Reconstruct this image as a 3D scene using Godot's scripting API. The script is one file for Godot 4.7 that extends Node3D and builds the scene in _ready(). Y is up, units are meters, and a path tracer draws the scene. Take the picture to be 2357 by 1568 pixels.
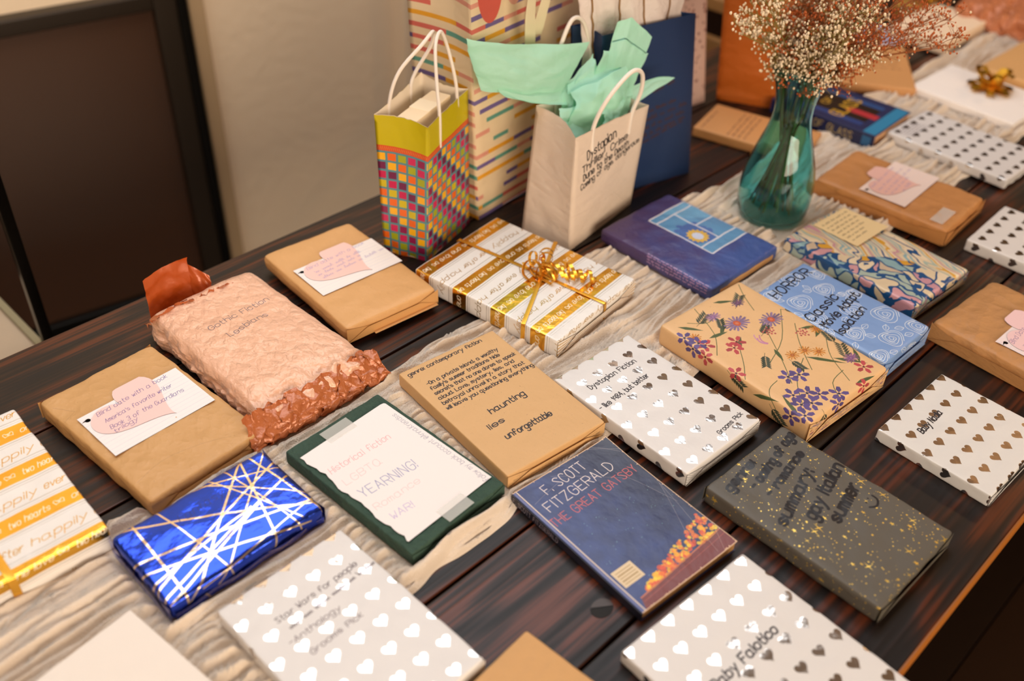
extends Node3D
# A table of wrapped books and gift bags. World axes follow the table: x runs along it, z across it, y is up; units are metres.

const TY := 0.75            # height of the table top
const MM := 0.001
var rng := RandomNumberGenerator.new()
var used := {}
var nz := FastNoiseLite.new()
var ridge := FastNoiseLite.new()
var cell := FastNoiseLite.new()
var N := {}                 # shared normal maps
var M := {}                 # shared materials

# ---------------------------------------------------------------- a flat drawing surface in millimetres, for print and handwriting
class Cv:
	var im: Image
	var mm: Image
	var k := 4.0
	var o := Vector2.ZERO
	const F := {
		"a": "46 37 17 06 04 13 33 44|47 44 53", "b": "09 03|06 17 37 46 44 33 13 04", "c": "46 37 17 06 04 13 33 44", "d": "46 37 17 06 04 13 33 44|49 43",
		"e": "05 45 46 37 17 06 04 13 33 44", "f": "48 39 29 18 13|06 36", "g": "46 37 17 06 04 13 33 44|47 41 30 10 01", "h": "09 03|06 17 37 46 43",
		"i": "07 03|08 09", "j": "27 21 10 00|28 29", "k": "09 03|37 05 33", "l": "09 03", "m": "07 03|06 17 26 23|26 37 46 43", "n": "07 03|06 17 37 46 43",
		"o": "17 06 04 13 33 44 46 37 17", "p": "07 00|06 17 37 46 44 33 13 04", "q": "46 37 17 06 04 13 33 44|47 40 51", "r": "07 03|05 16 27 37",
		"s": "46 27 06 25 44 23 04", "t": "19 14 23 33|07 37", "u": "07 04 13 33 44|47 43", "v": "07 23 47", "w": "07 13 26 33 47", "x": "07 43|47 03",
		"y": "07 24|47 11 00", "z": "07 47 03 43",
		"A": "03 29 43|15 35", "B": "09 03|09 39 48 47 36 06|36 45 44 33 03", "C": "48 39 19 07 05 13 33 44", "D": "09 03|09 29 47 45 23 03",
		"E": "49 09 03 43|06 36", "F": "49 09 03|06 36", "G": "48 39 19 07 05 13 33 44 46 26", "H": "09 03|49 43|06 46", "I": "09 03", "J": "39 34 23 13 04",
		"K": "09 03|49 06 43", "L": "09 03 43", "M": "03 09 26 49 43", "N": "03 09 43 49", "O": "19 07 05 13 33 45 47 39 19", "P": "09 03|09 39 48 46 06",
		"Q": "19 07 05 13 33 45 47 39 19|34 53", "R": "09 03|09 39 48 46 06|26 43", "S": "48 29 08 26 44 23 04", "T": "09 49|29 23",
		"U": "09 04 13 33 44 49", "V": "09 23 49", "W": "09 13 26 33 49", "X": "09 43|49 03", "Y": "09 26 49|26 23", "Z": "09 49 03 43",
		"1": "17 29 23", "2": "08 19 39 47 03 43", "3": "08 19 39 47 26 45 43 13 04", "4": "33 39 05 45", "8": "26 08 29 48 26 04 23 44 26", "9": "47 38 18 06 25 46 48 43",
		".": "03 04", ",": "14 02", ":": "03 04|06 07", "-": "06 36", "'": "09 07", "!": "09 05|03 04", "@": "35 26 15 24 35 45 47 38 18 05 13 33", ")": "09 27 25 03",
	}
	const SHARP := "AEFHIKLMNTVWXYZvwxzk14"
	static func make(w: float, d: float, t: float, kk: float, c: Color, rough := -1.0, metal := 0.0) -> Cv:
		var v := Cv.new()
		v.k = kk
		v.o = Vector2(-w / 2 - t, -d / 2 - t)
		v.im = Image.create(int(ceil((w + 2 * t) * kk)), int(ceil((d + 2 * t) * kk)), false, Image.FORMAT_RGB8)
		v.im.fill(c)
		if rough >= 0.0:
			v.mm = Image.create(v.im.get_width(), v.im.get_height(), false, Image.FORMAT_RGB8)
			v.mm.fill(Color(0, rough, metal))
		return v
	func px(p: Vector2) -> Vector2:
		return (p - o) * k
	func poly(pts: Array, c: Color, m = null) -> void:
		var q: Array[Vector2] = []
		var lo := 1e9
		var hi := -1e9
		for p in pts:
			var a := px(p)
			q.append(a)
			lo = minf(lo, a.y)
			hi = maxf(hi, a.y)
		var w := im.get_width()
		for y in range(maxi(0, int(ceil(lo))), mini(im.get_height() - 1, int(floor(hi))) + 1):
			var xs := []
			for i in q.size():
				var a := q[i]
				var b := q[(i + 1) % q.size()]
				if (a.y <= y) != (b.y <= y):
					xs.append(a.x + (y - a.y) * (b.x - a.x) / (b.y - a.y))
			xs.sort()
			for j in range(0, xs.size() - 1, 2):
				var x0 := clampi(int(ceil(xs[j])), 0, w)
				var x1 := clampi(int(ceil(xs[j + 1])), 0, w)
				if x1 > x0:
					im.fill_rect(Rect2i(x0, y, x1 - x0, 1), c)
					if m != null and mm:
						mm.fill_rect(Rect2i(x0, y, x1 - x0, 1), m)
	func rect(a: Vector2, b: Vector2, c: Color, m = null) -> void:
		poly([a, Vector2(b.x, a.y), b, Vector2(a.x, b.y)], c, m)
	func line(a: Vector2, b: Vector2, wd: float, c: Color, m = null) -> void:
		var e := (b - a).normalized().orthogonal() * wd / 2
		poly([a + e, b + e, b - e, a - e], c, m)
	func disc(p: Vector2, r: float, c: Color, m = null) -> void:
		_seg(px(p), px(p) + Vector2(0.01, 0), r * k, c, m)
	func _seg(a: Vector2, b: Vector2, r: float, c: Color, m) -> void:
		var x0 := maxi(0, int(minf(a.x, b.x) - r - 1))
		var x1 := mini(im.get_width() - 1, int(maxf(a.x, b.x) + r + 1))
		var y0 := maxi(0, int(minf(a.y, b.y) - r - 1))
		var y1 := mini(im.get_height() - 1, int(maxf(a.y, b.y) + r + 1))
		var ab := b - a
		var l2 := maxf(ab.length_squared(), 1e-6)
		for y in range(y0, y1 + 1):
			for x in range(x0, x1 + 1):
				var p := Vector2(x, y)
				var s := clampf((p - a).dot(ab) / l2, 0.0, 1.0)
				var cov := clampf(r + 0.5 - p.distance_to(a + ab * s), 0.0, 1.0) * c.a
				if cov > 0.97:
					im.set_pixel(x, y, c)
					if m != null and mm:
						mm.set_pixel(x, y, m)
				elif cov > 0.03:
					im.set_pixel(x, y, im.get_pixel(x, y).lerp(c, cov))
					if m != null and mm:
						mm.set_pixel(x, y, mm.get_pixel(x, y).lerp(m, cov))
	func stroke(pts: Array, wd: float, c: Color, m = null) -> void:
		for i in pts.size() - 1:
			_seg(px(pts[i]), px(pts[i + 1]), maxf(wd * k / 2, 0.35), c, m)
	static func smooth(p: Array, sub := 4) -> Array:
		if p.size() < 3:
			return p
		var r := []
		for i in p.size() - 1:
			var a: Vector2 = p[maxi(i - 1, 0)]
			var b: Vector2 = p[i]
			var c: Vector2 = p[i + 1]
			var d: Vector2 = p[mini(i + 2, p.size() - 1)]
			for j in sub:
				r.append(b.cubic_interpolate(c, a, d, float(j) / sub))
		r.append(p[-1])
		return r
	func curve(pts: Array, wd: float, c: Color, m = null) -> void:
		stroke(smooth(pts), wd, c, m)
	# handwriting: a baseline from p0 to p1, the height of its capitals, the width of the pen
	func text(s: String, p0: Vector2, p1: Vector2, cap: float, wd: float, c: Color, slant := 0.0, jit := 0.25, m = null) -> void:
		var ex := (p1 - p0).normalized()
		var up := Vector2(ex.y, -ex.x)
		var u := cap / 6.0
		var adv := []
		var nat := 0.0
		for ch in s:
			var wch := 3.8
			if F.has(ch):
				var mx := 0
				for t in F[ch].replace("|", " ").split(" "):
					mx = maxi(mx, int(t[0]))
				wch = mx + 1.5
			adv.append(wch)
			nat += wch
		var sx := p0.distance_to(p1) / maxf(nat - 1.5, 1.0)
		var r := RandomNumberGenerator.new()
		r.seed = s.hash()
		var at := 0.0
		for i in s.length():
			var ch := s[i]
			if F.has(ch):
				var dy := r.randf_range(-jit, jit)
				for st in F[ch].split("|"):
					var pts := []
					for t in st.split(" "):
						var gx := (at + float(int(t[0])) + r.randf_range(-jit, jit) * 0.5) * sx
						var gy := (int(t[1]) - 3 + dy + r.randf_range(-jit, jit) * 0.5) * u
						pts.append(p0 + ex * (gx + slant * gy) + up * gy)
					if SHARP.contains(ch):
						stroke(pts, wd, c, m)
					else:
						curve(pts, wd, c, m)
			at += adv[i]
	# writing too blurred to read in the photograph: word-shaped pen waves
	func scrib(p0: Vector2, p1: Vector2, cap: float, wd: float, c: Color, sd := 1) -> void:
		var r := RandomNumberGenerator.new()
		r.seed = sd * 977
		var ex := (p1 - p0).normalized()
		var up := Vector2(ex.y, -ex.x)
		var L := p0.distance_to(p1)
		var at := 0.0
		while at < L - cap:
			var n := r.randi_range(3, 8)
			var pts := []
			for i in n * 2:
				pts.append(p0 + ex * at + up * (0.0 if i % 2 else cap * (1.0 if r.randf() < 0.22 else 0.55)) * r.randf_range(0.8, 1.1))
				at += cap * 0.22
				if at > L:
					break
			curve(pts, wd, c)
			at += cap * 0.55
	static func heart_pts(p: Vector2, size: float, ang := 0.0, n := 30) -> Array:
		var a := []
		for i in n:
			var t := TAU * i / n
			var v := Vector2(pow(sin(t), 3) * 16.0, -(13 * cos(t) - 5 * cos(2 * t) - 2 * cos(3 * t) - cos(4 * t)) - 2.0) / 32.0 * size
			a.append(p + v.rotated(ang))
		return a
	func heart(p: Vector2, size: float, ang: float, c: Color, m = null) -> void:
		poly(heart_pts(p, size, ang), c, m)
	func specks(n: int, c: Color, l: float, wd: float, sd: int) -> void:
		var r := RandomNumberGenerator.new()
		r.seed = sd
		var sz := Vector2(im.get_width(), im.get_height()) / k
		for i in n:
			var p := o + Vector2(r.randf(), r.randf()) * sz
			var e := Vector2.from_angle(r.randf() * TAU) * l * r.randf()
			_seg(px(p), px(p + e), wd * k / 2, c, null)
	func tex() -> ImageTexture:
		return ImageTexture.create_from_image(im)

# ---------------------------------------------------------------- naming and placing
func numbered(n: String) -> String:
	used[n] = used.get(n, -1) + 1
	return n if used[n] == 0 else "%s_%03d" % [n, used[n]]

func tag(o: Node3D, label := "", category := "", group := "", kind := "") -> void:
	for kv in [["label", label], ["category", category], ["group", group], ["kind", kind]]:
		if kv[1]:
			o.set_meta(kv[0], kv[1])

func thing(called: String, label: String, category: String, at: Vector3, yaw := 0.0, group := "") -> Node3D:
	var o := Node3D.new()
	o.name = numbered(called)
	add_child(o)
	o.position = at
	o.rotation.y = deg_to_rad(yaw)
	tag(o, label, category, group)
	return o

func part(called: String, m: Mesh, mat: Material, parent: Node3D = null, at := Vector3.ZERO, rot := Vector3.ZERO, label := "") -> MeshInstance3D:
	var o := MeshInstance3D.new()
	o.mesh = m
	o.material_override = mat
	o.position = at
	o.rotation = rot
	if parent:
		o.name = called
		parent.add_child(o, true)
	else:
		o.name = numbered(called)
		add_child(o)
	if label:
		o.set_meta("label", label)
	return o

func structure(called: String, m: Mesh, mat: Material, at: Vector3, yaw := 0.0, parent: Node3D = null) -> MeshInstance3D:
	var o := part(called, m, mat, parent, at, Vector3(0, deg_to_rad(yaw), 0))
	if not parent:
		o.set_meta("kind", "structure")
	return o

# ---------------------------------------------------------------- meshes
func finish(V: PackedVector3Array, U: PackedVector2Array, I: PackedInt32Array, flat := false) -> ArrayMesh:
	var key := PackedInt32Array()
	key.resize(V.size())
	var ids := {}
	for i in V.size():
		var q := Vector3i(V[i] * 200000.0)
		if not ids.has(q):
			ids[q] = ids.size()
		key[i] = ids[q]
	var acc := PackedVector3Array()
	acc.resize(ids.size())
	for i in range(0, I.size(), 3):
		var n := (V[I[i + 2]] - V[I[i]]).cross(V[I[i + 1]] - V[I[i]])
		for j in 3:
			acc[key[I[i + j]]] += n
	var NN := PackedVector3Array()
	NN.resize(V.size())
	for i in V.size():
		NN[i] = acc[key[i]].normalized()
	var a := []
	a.resize(Mesh.ARRAY_MAX)
	a[Mesh.ARRAY_VERTEX] = V
	a[Mesh.ARRAY_NORMAL] = NN
	if U.size():
		a[Mesh.ARRAY_TEX_UV] = U
	a[Mesh.ARRAY_INDEX] = I
	var m := ArrayMesh.new()
	m.add_surface_from_arrays(Mesh.PRIMITIVE_TRIANGLES, a)
	return m

func quads(I: PackedInt32Array, base: int, na: int, nb: int, flip: bool) -> void:
	for a in na - 1:
		for b in nb - 1:
			var i := base + a * nb + b
			if flip:
				I.append_array([i, i + 1, i + nb, i + 1, i + nb + 1, i + nb])
			else:
				I.append_array([i, i + nb, i + 1, i + 1, i + nb, i + nb + 1])

func ax(h: float, r: float, n: int) -> Array:
	var a := [-h, -h + r * 0.3, -h + r]
	for i in range(1, n):
		a.append(lerpf(-h + r, h - r, float(i) / n))
	a.append_array([h - r, h - r * 0.3, h])
	return a

# a box with rounded edges, its base at y = 0; the paper's UVs unfold from the top face over the sides
func parcel(w: float, t: float, d: float, r: float, n: Vector3i, warp = null, pad := -1.0) -> ArrayMesh:
	if pad < 0:
		pad = t
	var h := Vector3(w / 2, t / 2, d / 2)
	r = minf(r, minf(h.y, minf(h.x, h.z)) * 0.98)
	var X := ax(h.x, r, n.x)
	var Y := ax(h.y, r, n.y)
	var Z := ax(h.z, r, n.z)
	var V := PackedVector3Array()
	var U := PackedVector2Array()
	var I := PackedInt32Array()
	var inner := h - Vector3.ONE * r
	for f in 6:
		var A: Array = [X, X, Z, Z, X, X][f]
		var B: Array = [Z, Z, Y, Y, Y, Y][f]
		var base := V.size()
		for a in A:
			for b in B:
				var p: Vector3
				match f:
					0: p = Vector3(a, h.y, b)
					1: p = Vector3(a, -h.y, b)
					2: p = Vector3(h.x, b, a)
					3: p = Vector3(-h.x, b, a)
					4: p = Vector3(a, b, h.z)
					5: p = Vector3(a, b, -h.z)
				var q := p.clamp(-inner, inner)
				var nn := (p - q).normalized()
				var s := q + nn * r
				var uv := Vector2(p.x, p.z)
				match f:
					2: uv.x = h.x + (h.y - p.y)
					3: uv.x = -h.x - (h.y - p.y)
					4: uv.y = h.z + (h.y - p.y)
					5: uv.y = -h.z - (h.y - p.y)
				if warp != null:
					s = warp.call(s, nn)
				s.y = maxf(s.y, -h.y) + h.y
				V.append(s)
				U.append(Vector2((uv.x + h.x + pad) / (w + 2 * pad), (uv.y + h.z + pad) / (d + 2 * pad)))
		quads(I, base, A.size(), B.size(), f in [1, 3, 4])
	return finish(V, U, I)

func box(w: float, t: float, d: float, r := 0.003) -> ArrayMesh:
	return parcel(w, t, d, r, Vector3i(1, 1, 1))

# soft paper: a slight swell, shallow dents; amp and freq of the dents
func soft(w: float, d: float, amp: float, freq: float, pil: float, sd: int) -> Callable:
	var off := Vector3(sd * 3.7, sd * 1.3, sd * 7.1)
	return func(s: Vector3, n: Vector3) -> Vector3:
		var a := nz.get_noise_3dv((s + off) * freq) * amp
		var e := maxf(0.0, 1.0 - pow(2 * s.x / w, 2)) * maxf(0.0, 1.0 - pow(2 * s.z / d, 2))
		return s + n * a + Vector3(0, pil * e * maxf(n.y, 0), 0)

# a free sheet given by a function of (u, v)
func sheet(nu: int, nv: int, f: Callable, flip := false) -> ArrayMesh:
	var V := PackedVector3Array()
	var U := PackedVector2Array()
	var I := PackedInt32Array()
	for a in nu + 1:
		for b in nv + 1:
			var uv := Vector2(float(a) / nu, float(b) / nv)
			V.append(f.call(uv.x, uv.y))
			U.append(uv)
	quads(I, 0, nu + 1, nv + 1, flip)
	return finish(V, U, I)

# a thin flat shape: its outline in the plane of the table, with UVs on a drawing
func flat_shape(pts: Array, t: float, cv: Cv = null) -> ArrayMesh:
	var P := PackedVector2Array(pts)
	if Geometry2D.is_polygon_clockwise(P):
		P.reverse()
	var tri := Geometry2D.triangulate_polygon(P)
	var V := PackedVector3Array()
	var U := PackedVector2Array()
	var I := PackedInt32Array()
	var n := P.size()
	for y in [t, 0.0, t, 0.0]:
		for p in P:
			V.append(Vector3(p.x, y, p.y))
			U.append((p * 1000.0 - cv.o) * cv.k / Vector2(cv.im.get_width(), cv.im.get_height()) if cv else p)
	for i in range(0, tri.size(), 3):
		var a := tri[i]
		var b := tri[i + 1]
		var c := tri[i + 2]
		var nn := (V[c] - V[a]).cross(V[b] - V[a])
		if nn.y < 0:
			var s := b
			b = c
			c = s
		I.append_array([a, b, c, n + a, n + c, n + b])
	for i in n:
		var j := (i + 1) % n
		I.append_array([2 * n + i, 2 * n + j, 3 * n + i, 2 * n + j, 3 * n + j, 3 * n + i])
	# normals: flat top and bottom, level sides
	var a2 := []
	a2.resize(Mesh.ARRAY_MAX)
	var NN := PackedVector3Array()
	for i in n:
		NN.append(Vector3.UP)
	for i in n:
		NN.append(Vector3.DOWN)
	for kk in 2:
		for i in n:
			var e := P[(i + 1) % n] - P[(i - 1 + n) % n]
			NN.append(Vector3(e.y, 0, -e.x).normalized())
	a2[Mesh.ARRAY_VERTEX] = V
	a2[Mesh.ARRAY_NORMAL] = NN
	a2[Mesh.ARRAY_TEX_UV] = U
	a2[Mesh.ARRAY_INDEX] = I
	var m := ArrayMesh.new()
	m.add_surface_from_arrays(Mesh.PRIMITIVE_TRIANGLES, a2)
	return m

func spline(p: Array, sub := 6) -> Array:
	var r := []
	for i in p.size() - 1:
		for j in sub:
			r.append((p[i] as Vector3).cubic_interpolate(p[i + 1], p[maxi(i - 1, 0)], p[mini(i + 2, p.size() - 1)], float(j) / sub))
	r.append(p[-1])
	return r

func tube_into(V: PackedVector3Array, I: PackedInt32Array, pts: Array, r0: float, r1: float, sides := 8) -> void:
	var base := V.size()
	var n := pts.size()
	var nrm := Vector3.ZERO
	for i in n:
		var dir: Vector3 = ((pts[mini(i + 1, n - 1)] as Vector3) - pts[maxi(i - 1, 0)]).normalized()
		if i == 0:
			nrm = dir.cross(Vector3.UP if absf(dir.y) < 0.9 else Vector3.RIGHT).normalized()
		nrm = (nrm - dir * nrm.dot(dir)).normalized()
		var bi := dir.cross(nrm)
		var r := lerpf(r0, r1, float(i) / (n - 1))
		for s in sides + 1:
			var a := TAU * s / sides
			V.append(pts[i] + (nrm * cos(a) + bi * sin(a)) * r)
	quads(I, base, n, sides + 1, false)

func tube(pts: Array, r0: float, r1 := -1.0, sides := 8) -> ArrayMesh:
	var V := PackedVector3Array()
	var I := PackedInt32Array()
	tube_into(V, I, pts, r0, r0 if r1 < 0 else r1, sides)
	return finish(V, PackedVector2Array(), I)

# a flat band with thickness that follows points; up gives the side its face looks to at each point
func band(pts: Array, faces: Array, wd: float, t := 0.0004) -> ArrayMesh:
	var V := PackedVector3Array()
	var I := PackedInt32Array()
	var n := pts.size()
	var V2 := PackedVector3Array()
	for i in n:
		var dir: Vector3 = ((pts[mini(i + 1, n - 1)] as Vector3) - pts[maxi(i - 1, 0)]).normalized()
		var f: Vector3 = faces[i]
		var side := dir.cross(f).normalized()
		f = side.cross(dir).normalized()
		for c in [[-1, 1], [1, 1], [1, -1], [-1, -1], [-1, 1]]:
			V2.append(pts[i] + side * wd / 2 * c[0] + f * t / 2 * c[1])
	# every side of the band keeps its own vertices, so that it stays crisp
	for e in 4:
		var base := V.size()
		for i in n:
			V.append(V2[i * 5 + e])
			V.append(V2[i * 5 + e + 1])
		quads(I, base, n, 2, false)
	return finish(V, PackedVector2Array(), I)

func lathe(prof: Array, seg := 48) -> ArrayMesh:
	return sheet(prof.size() - 1, seg, func(u, v):
		var p: Vector2 = prof[int(round(u * (prof.size() - 1)))]
		return Vector3(p.x * cos(v * TAU), p.y, p.x * sin(v * TAU)), true)

# ---------------------------------------------------------------- materials
func plain(c: Color, rough := 0.6, metal := 0.0, nrm = null, ns := 0.5, scale := 0.0) -> StandardMaterial3D:
	var m := StandardMaterial3D.new()
	m.albedo_color = c
	m.roughness = rough
	m.metallic = metal
	if nrm != null:
		m.normal_enabled = true
		m.normal_texture = nrm
		m.normal_scale = ns
		if scale > 0.0:
			m.uv1_triplanar = true
			m.uv1_scale = Vector3.ONE * scale
	return m

func printed(cv: Cv, rough := 0.6, nrm = null, ns := 0.5) -> StandardMaterial3D:
	var m := plain(Color.WHITE, rough, 0.0, nrm, ns)
	m.albedo_texture = cv.tex()
	m.texture_repeat = false
	if cv.mm:
		var t := ImageTexture.create_from_image(cv.mm)
		m.metallic = 1.0
		m.metallic_texture = t
		m.metallic_texture_channel = BaseMaterial3D.TEXTURE_CHANNEL_BLUE
		m.roughness = 1.0
		m.roughness_texture = t
		m.roughness_texture_channel = BaseMaterial3D.TEXTURE_CHANNEL_GREEN
	return m

func bumps(freq: float, fractal: int, type: int, strength: float, oct := 4, sd := 1) -> NoiseTexture2D:
	var n := FastNoiseLite.new()
	n.seed = sd
	n.noise_type = type
	n.frequency = freq
	n.fractal_type = fractal
	n.fractal_octaves = oct
	var t := NoiseTexture2D.new()
	t.width = 512
	t.height = 512
	t.seamless = true
	t.noise = n
	t.as_normal_map = true
	t.bump_strength = strength
	return t

# ================================================================ the scene
func _ready() -> void:
	# camera
	var cam := Camera3D.new()
	cam.name = "camera"
	cam.position = Vector3(0, TY + 0.80, 0)
	cam.rotation_degrees = Vector3(-38.8, -46.5, 2.45)
	var ca := CameraAttributesPhysical.new()
	ca.frustum_focal_length = 35.0
	ca.frustum_focus_distance = 1.17
	ca.exposure_aperture = 2.5
	ca.frustum_near = 0.02
	ca.frustum_far = 60.0
	cam.attributes = ca
	cam.fov = rad_to_deg(2.0 * atan(12.0 / 35.0))
	add_child(cam)
	# environment: an indoor room, no sky comes in
	var we := WorldEnvironment.new()
	we.name = "environment"
	var env := Environment.new()
	env.background_mode = Environment.BG_COLOR
	env.background_color = Color(0.02, 0.017, 0.014)
	env.tonemap_mode = Environment.TONE_MAPPER_LINEAR
	env.tonemap_exposure = 1.0
	env.sdfgi_enabled = true
	env.ssao_enabled = true
	env.ssil_enabled = true
	we.environment = env
	add_child(we)
	# two added glowing panels stand in for bounced light; warm pendant lamp further along
	added_fill_panel(Vector3(0.95, 2.56, -1.28), Vector2(2.8, 1.22), Color(0.94, 0.97, 1.0), 0.68, "long pale glowing panel added for bounced light above the back edge of the table")
	added_fill_panel(Vector3(-0.2, 1.62, 2.17), Vector2(2.6, 1.3), Color(1.0, 0.92, 0.82), 2.5, "wide warm luminous fill panel added on the unseen wall behind the viewer", true)
	pendant(Vector3(3.3, 1.95, -0.35), 0.45, "warm globe pendant lamp over the far end of the table")
	setup()
	room()
	table()
	runner()
	parcels_front()
	parcels_back()
	bags()
	vase_and_flowers()
	background()

func added_fill_panel(at: Vector3, sz: Vector2, c: Color, e: float, label: String, upright := false) -> void:  # an added light source for bounce and fill, not a fixture of the room
	var o := thing("added_wall_panel" if upright else "added_ceiling_panel", label, "added fill panel", at)
	if upright:
		o.rotation.x = PI / 2
	part("frame", box(sz.x + 0.06, 0.05, sz.y + 0.06, 0.01), plain(Color(0.9, 0.88, 0.85), 0.5), o, Vector3(0, -0.012, 0))
	var g := plain(Color(0.95, 0.93, 0.9), 0.5)
	g.emission_enabled = true
	g.emission = c
	g.emission_energy_multiplier = 1.0
	part("diffuser", box(sz.x, 0.012, sz.y, 0.004), g, o, Vector3(0, -0.02, 0))
	var l := AreaLight3D.new()
	l.name = "added_fill_light"
	l.area_size = sz
	l.light_color = c
	l.light_energy = e
	l.area_normalize_energy = false
	l.shadow_enabled = true
	l.position = at + (Vector3(0, 0, -0.03) if upright else Vector3(0, -0.03, 0))
	l.rotation_degrees = Vector3.ZERO if upright else Vector3(-90, 0, 0)
	add_child(l)

func pendant(at: Vector3, e: float, label: String) -> void:
	var o := thing("pendant_lamp", label, "lamp", at)
	var g := plain(Color(1, 0.85, 0.6), 0.4)
	g.emission_enabled = true
	g.emission = Color(1.0, 0.78, 0.5)
	g.emission_energy_multiplier = 5.0
	var sp := SphereMesh.new()
	sp.radius = 0.09
	sp.height = 0.18
	part("globe", sp, g, o)
	part("cord", tube([Vector3(0, 0.09, 0), Vector3(0, 2.6 - at.y, 0)], 0.004), plain(Color(0.05, 0.05, 0.05), 0.5), o)
	part("canopy", box(0.1, 0.02, 0.1, 0.008), plain(Color(0.08, 0.07, 0.06), 0.4), o, Vector3(0, 2.58 - at.y, 0))
	var l := OmniLight3D.new()
	l.name = "pendant_light"
	l.light_color = Color(1.0, 0.80, 0.60)
	l.light_energy = e
	l.omni_range = 12.0
	l.omni_attenuation = 2.0
	l.light_size = 0.08
	l.shadow_enabled = true
	l.position = at
	add_child(l)

func setup() -> void:
	rng.seed = 7
	nz.noise_type = FastNoiseLite.TYPE_SIMPLEX_SMOOTH
	nz.frequency = 1.0
	nz.fractal_octaves = 3
	ridge.noise_type = FastNoiseLite.TYPE_SIMPLEX_SMOOTH
	ridge.fractal_type = FastNoiseLite.FRACTAL_RIDGED
	ridge.frequency = 1.0
	ridge.fractal_octaves = 3
	cell.noise_type = FastNoiseLite.TYPE_CELLULAR
	cell.frequency = 1.0
	cell.fractal_type = FastNoiseLite.FRACTAL_NONE
	N.paper = bumps(0.012, FastNoiseLite.FRACTAL_FBM, FastNoiseLite.TYPE_SIMPLEX_SMOOTH, 5.0, 5, 3)
	N.crease = bumps(0.007, FastNoiseLite.FRACTAL_RIDGED, FastNoiseLite.TYPE_SIMPLEX_SMOOTH, 7.0, 4, 9)
	N.crumple = bumps(0.014, FastNoiseLite.FRACTAL_RIDGED, FastNoiseLite.TYPE_SIMPLEX, 14.0, 4, 21)
	var fn := FastNoiseLite.new()
	fn.noise_type = FastNoiseLite.TYPE_CELLULAR
	fn.cellular_return_type = FastNoiseLite.RETURN_DISTANCE2_SUB
	fn.frequency = 0.016
	fn.fractal_type = FastNoiseLite.FRACTAL_FBM
	fn.fractal_octaves = 3
	fn.fractal_gain = 0.42
	fn.domain_warp_enabled = true
	fn.domain_warp_amplitude = 26.0
	fn.domain_warp_frequency = 0.012
	var ft := NoiseTexture2D.new()
	ft.width = 768
	ft.height = 768
	ft.seamless = true
	ft.noise = fn
	ft.as_normal_map = true
	ft.bump_strength = 9.0
	N.facet = ft
	N.cloth = bumps(0.2, FastNoiseLite.FRACTAL_FBM, FastNoiseLite.TYPE_SIMPLEX, 6.0, 3, 5)
	N.wall = bumps(0.03, FastNoiseLite.FRACTAL_FBM, FastNoiseLite.TYPE_SIMPLEX, 2.0, 4, 15)
	M.gold = plain(Color("d9a441"), 0.16, 1.0)
	M.bow_gold = plain(Color("f0b838"), 0.3, 0.7)
	M.white_paper = plain(Color("f0e8e2"), 0.6, 0.0, N.paper, 0.3, 6.0)
	M.kraft_plain = plain(Color("cf9f66"), 0.62, 0.0, N.paper, 0.4, 7.0)
	M.black_metal = plain(Color("16130f"), 0.35, 0.6)
	M.tape = plain(Color(0.95, 0.95, 0.93, 0.28), 0.3)
	M.tape.transparency = BaseMaterial3D.TRANSPARENCY_ALPHA

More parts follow.
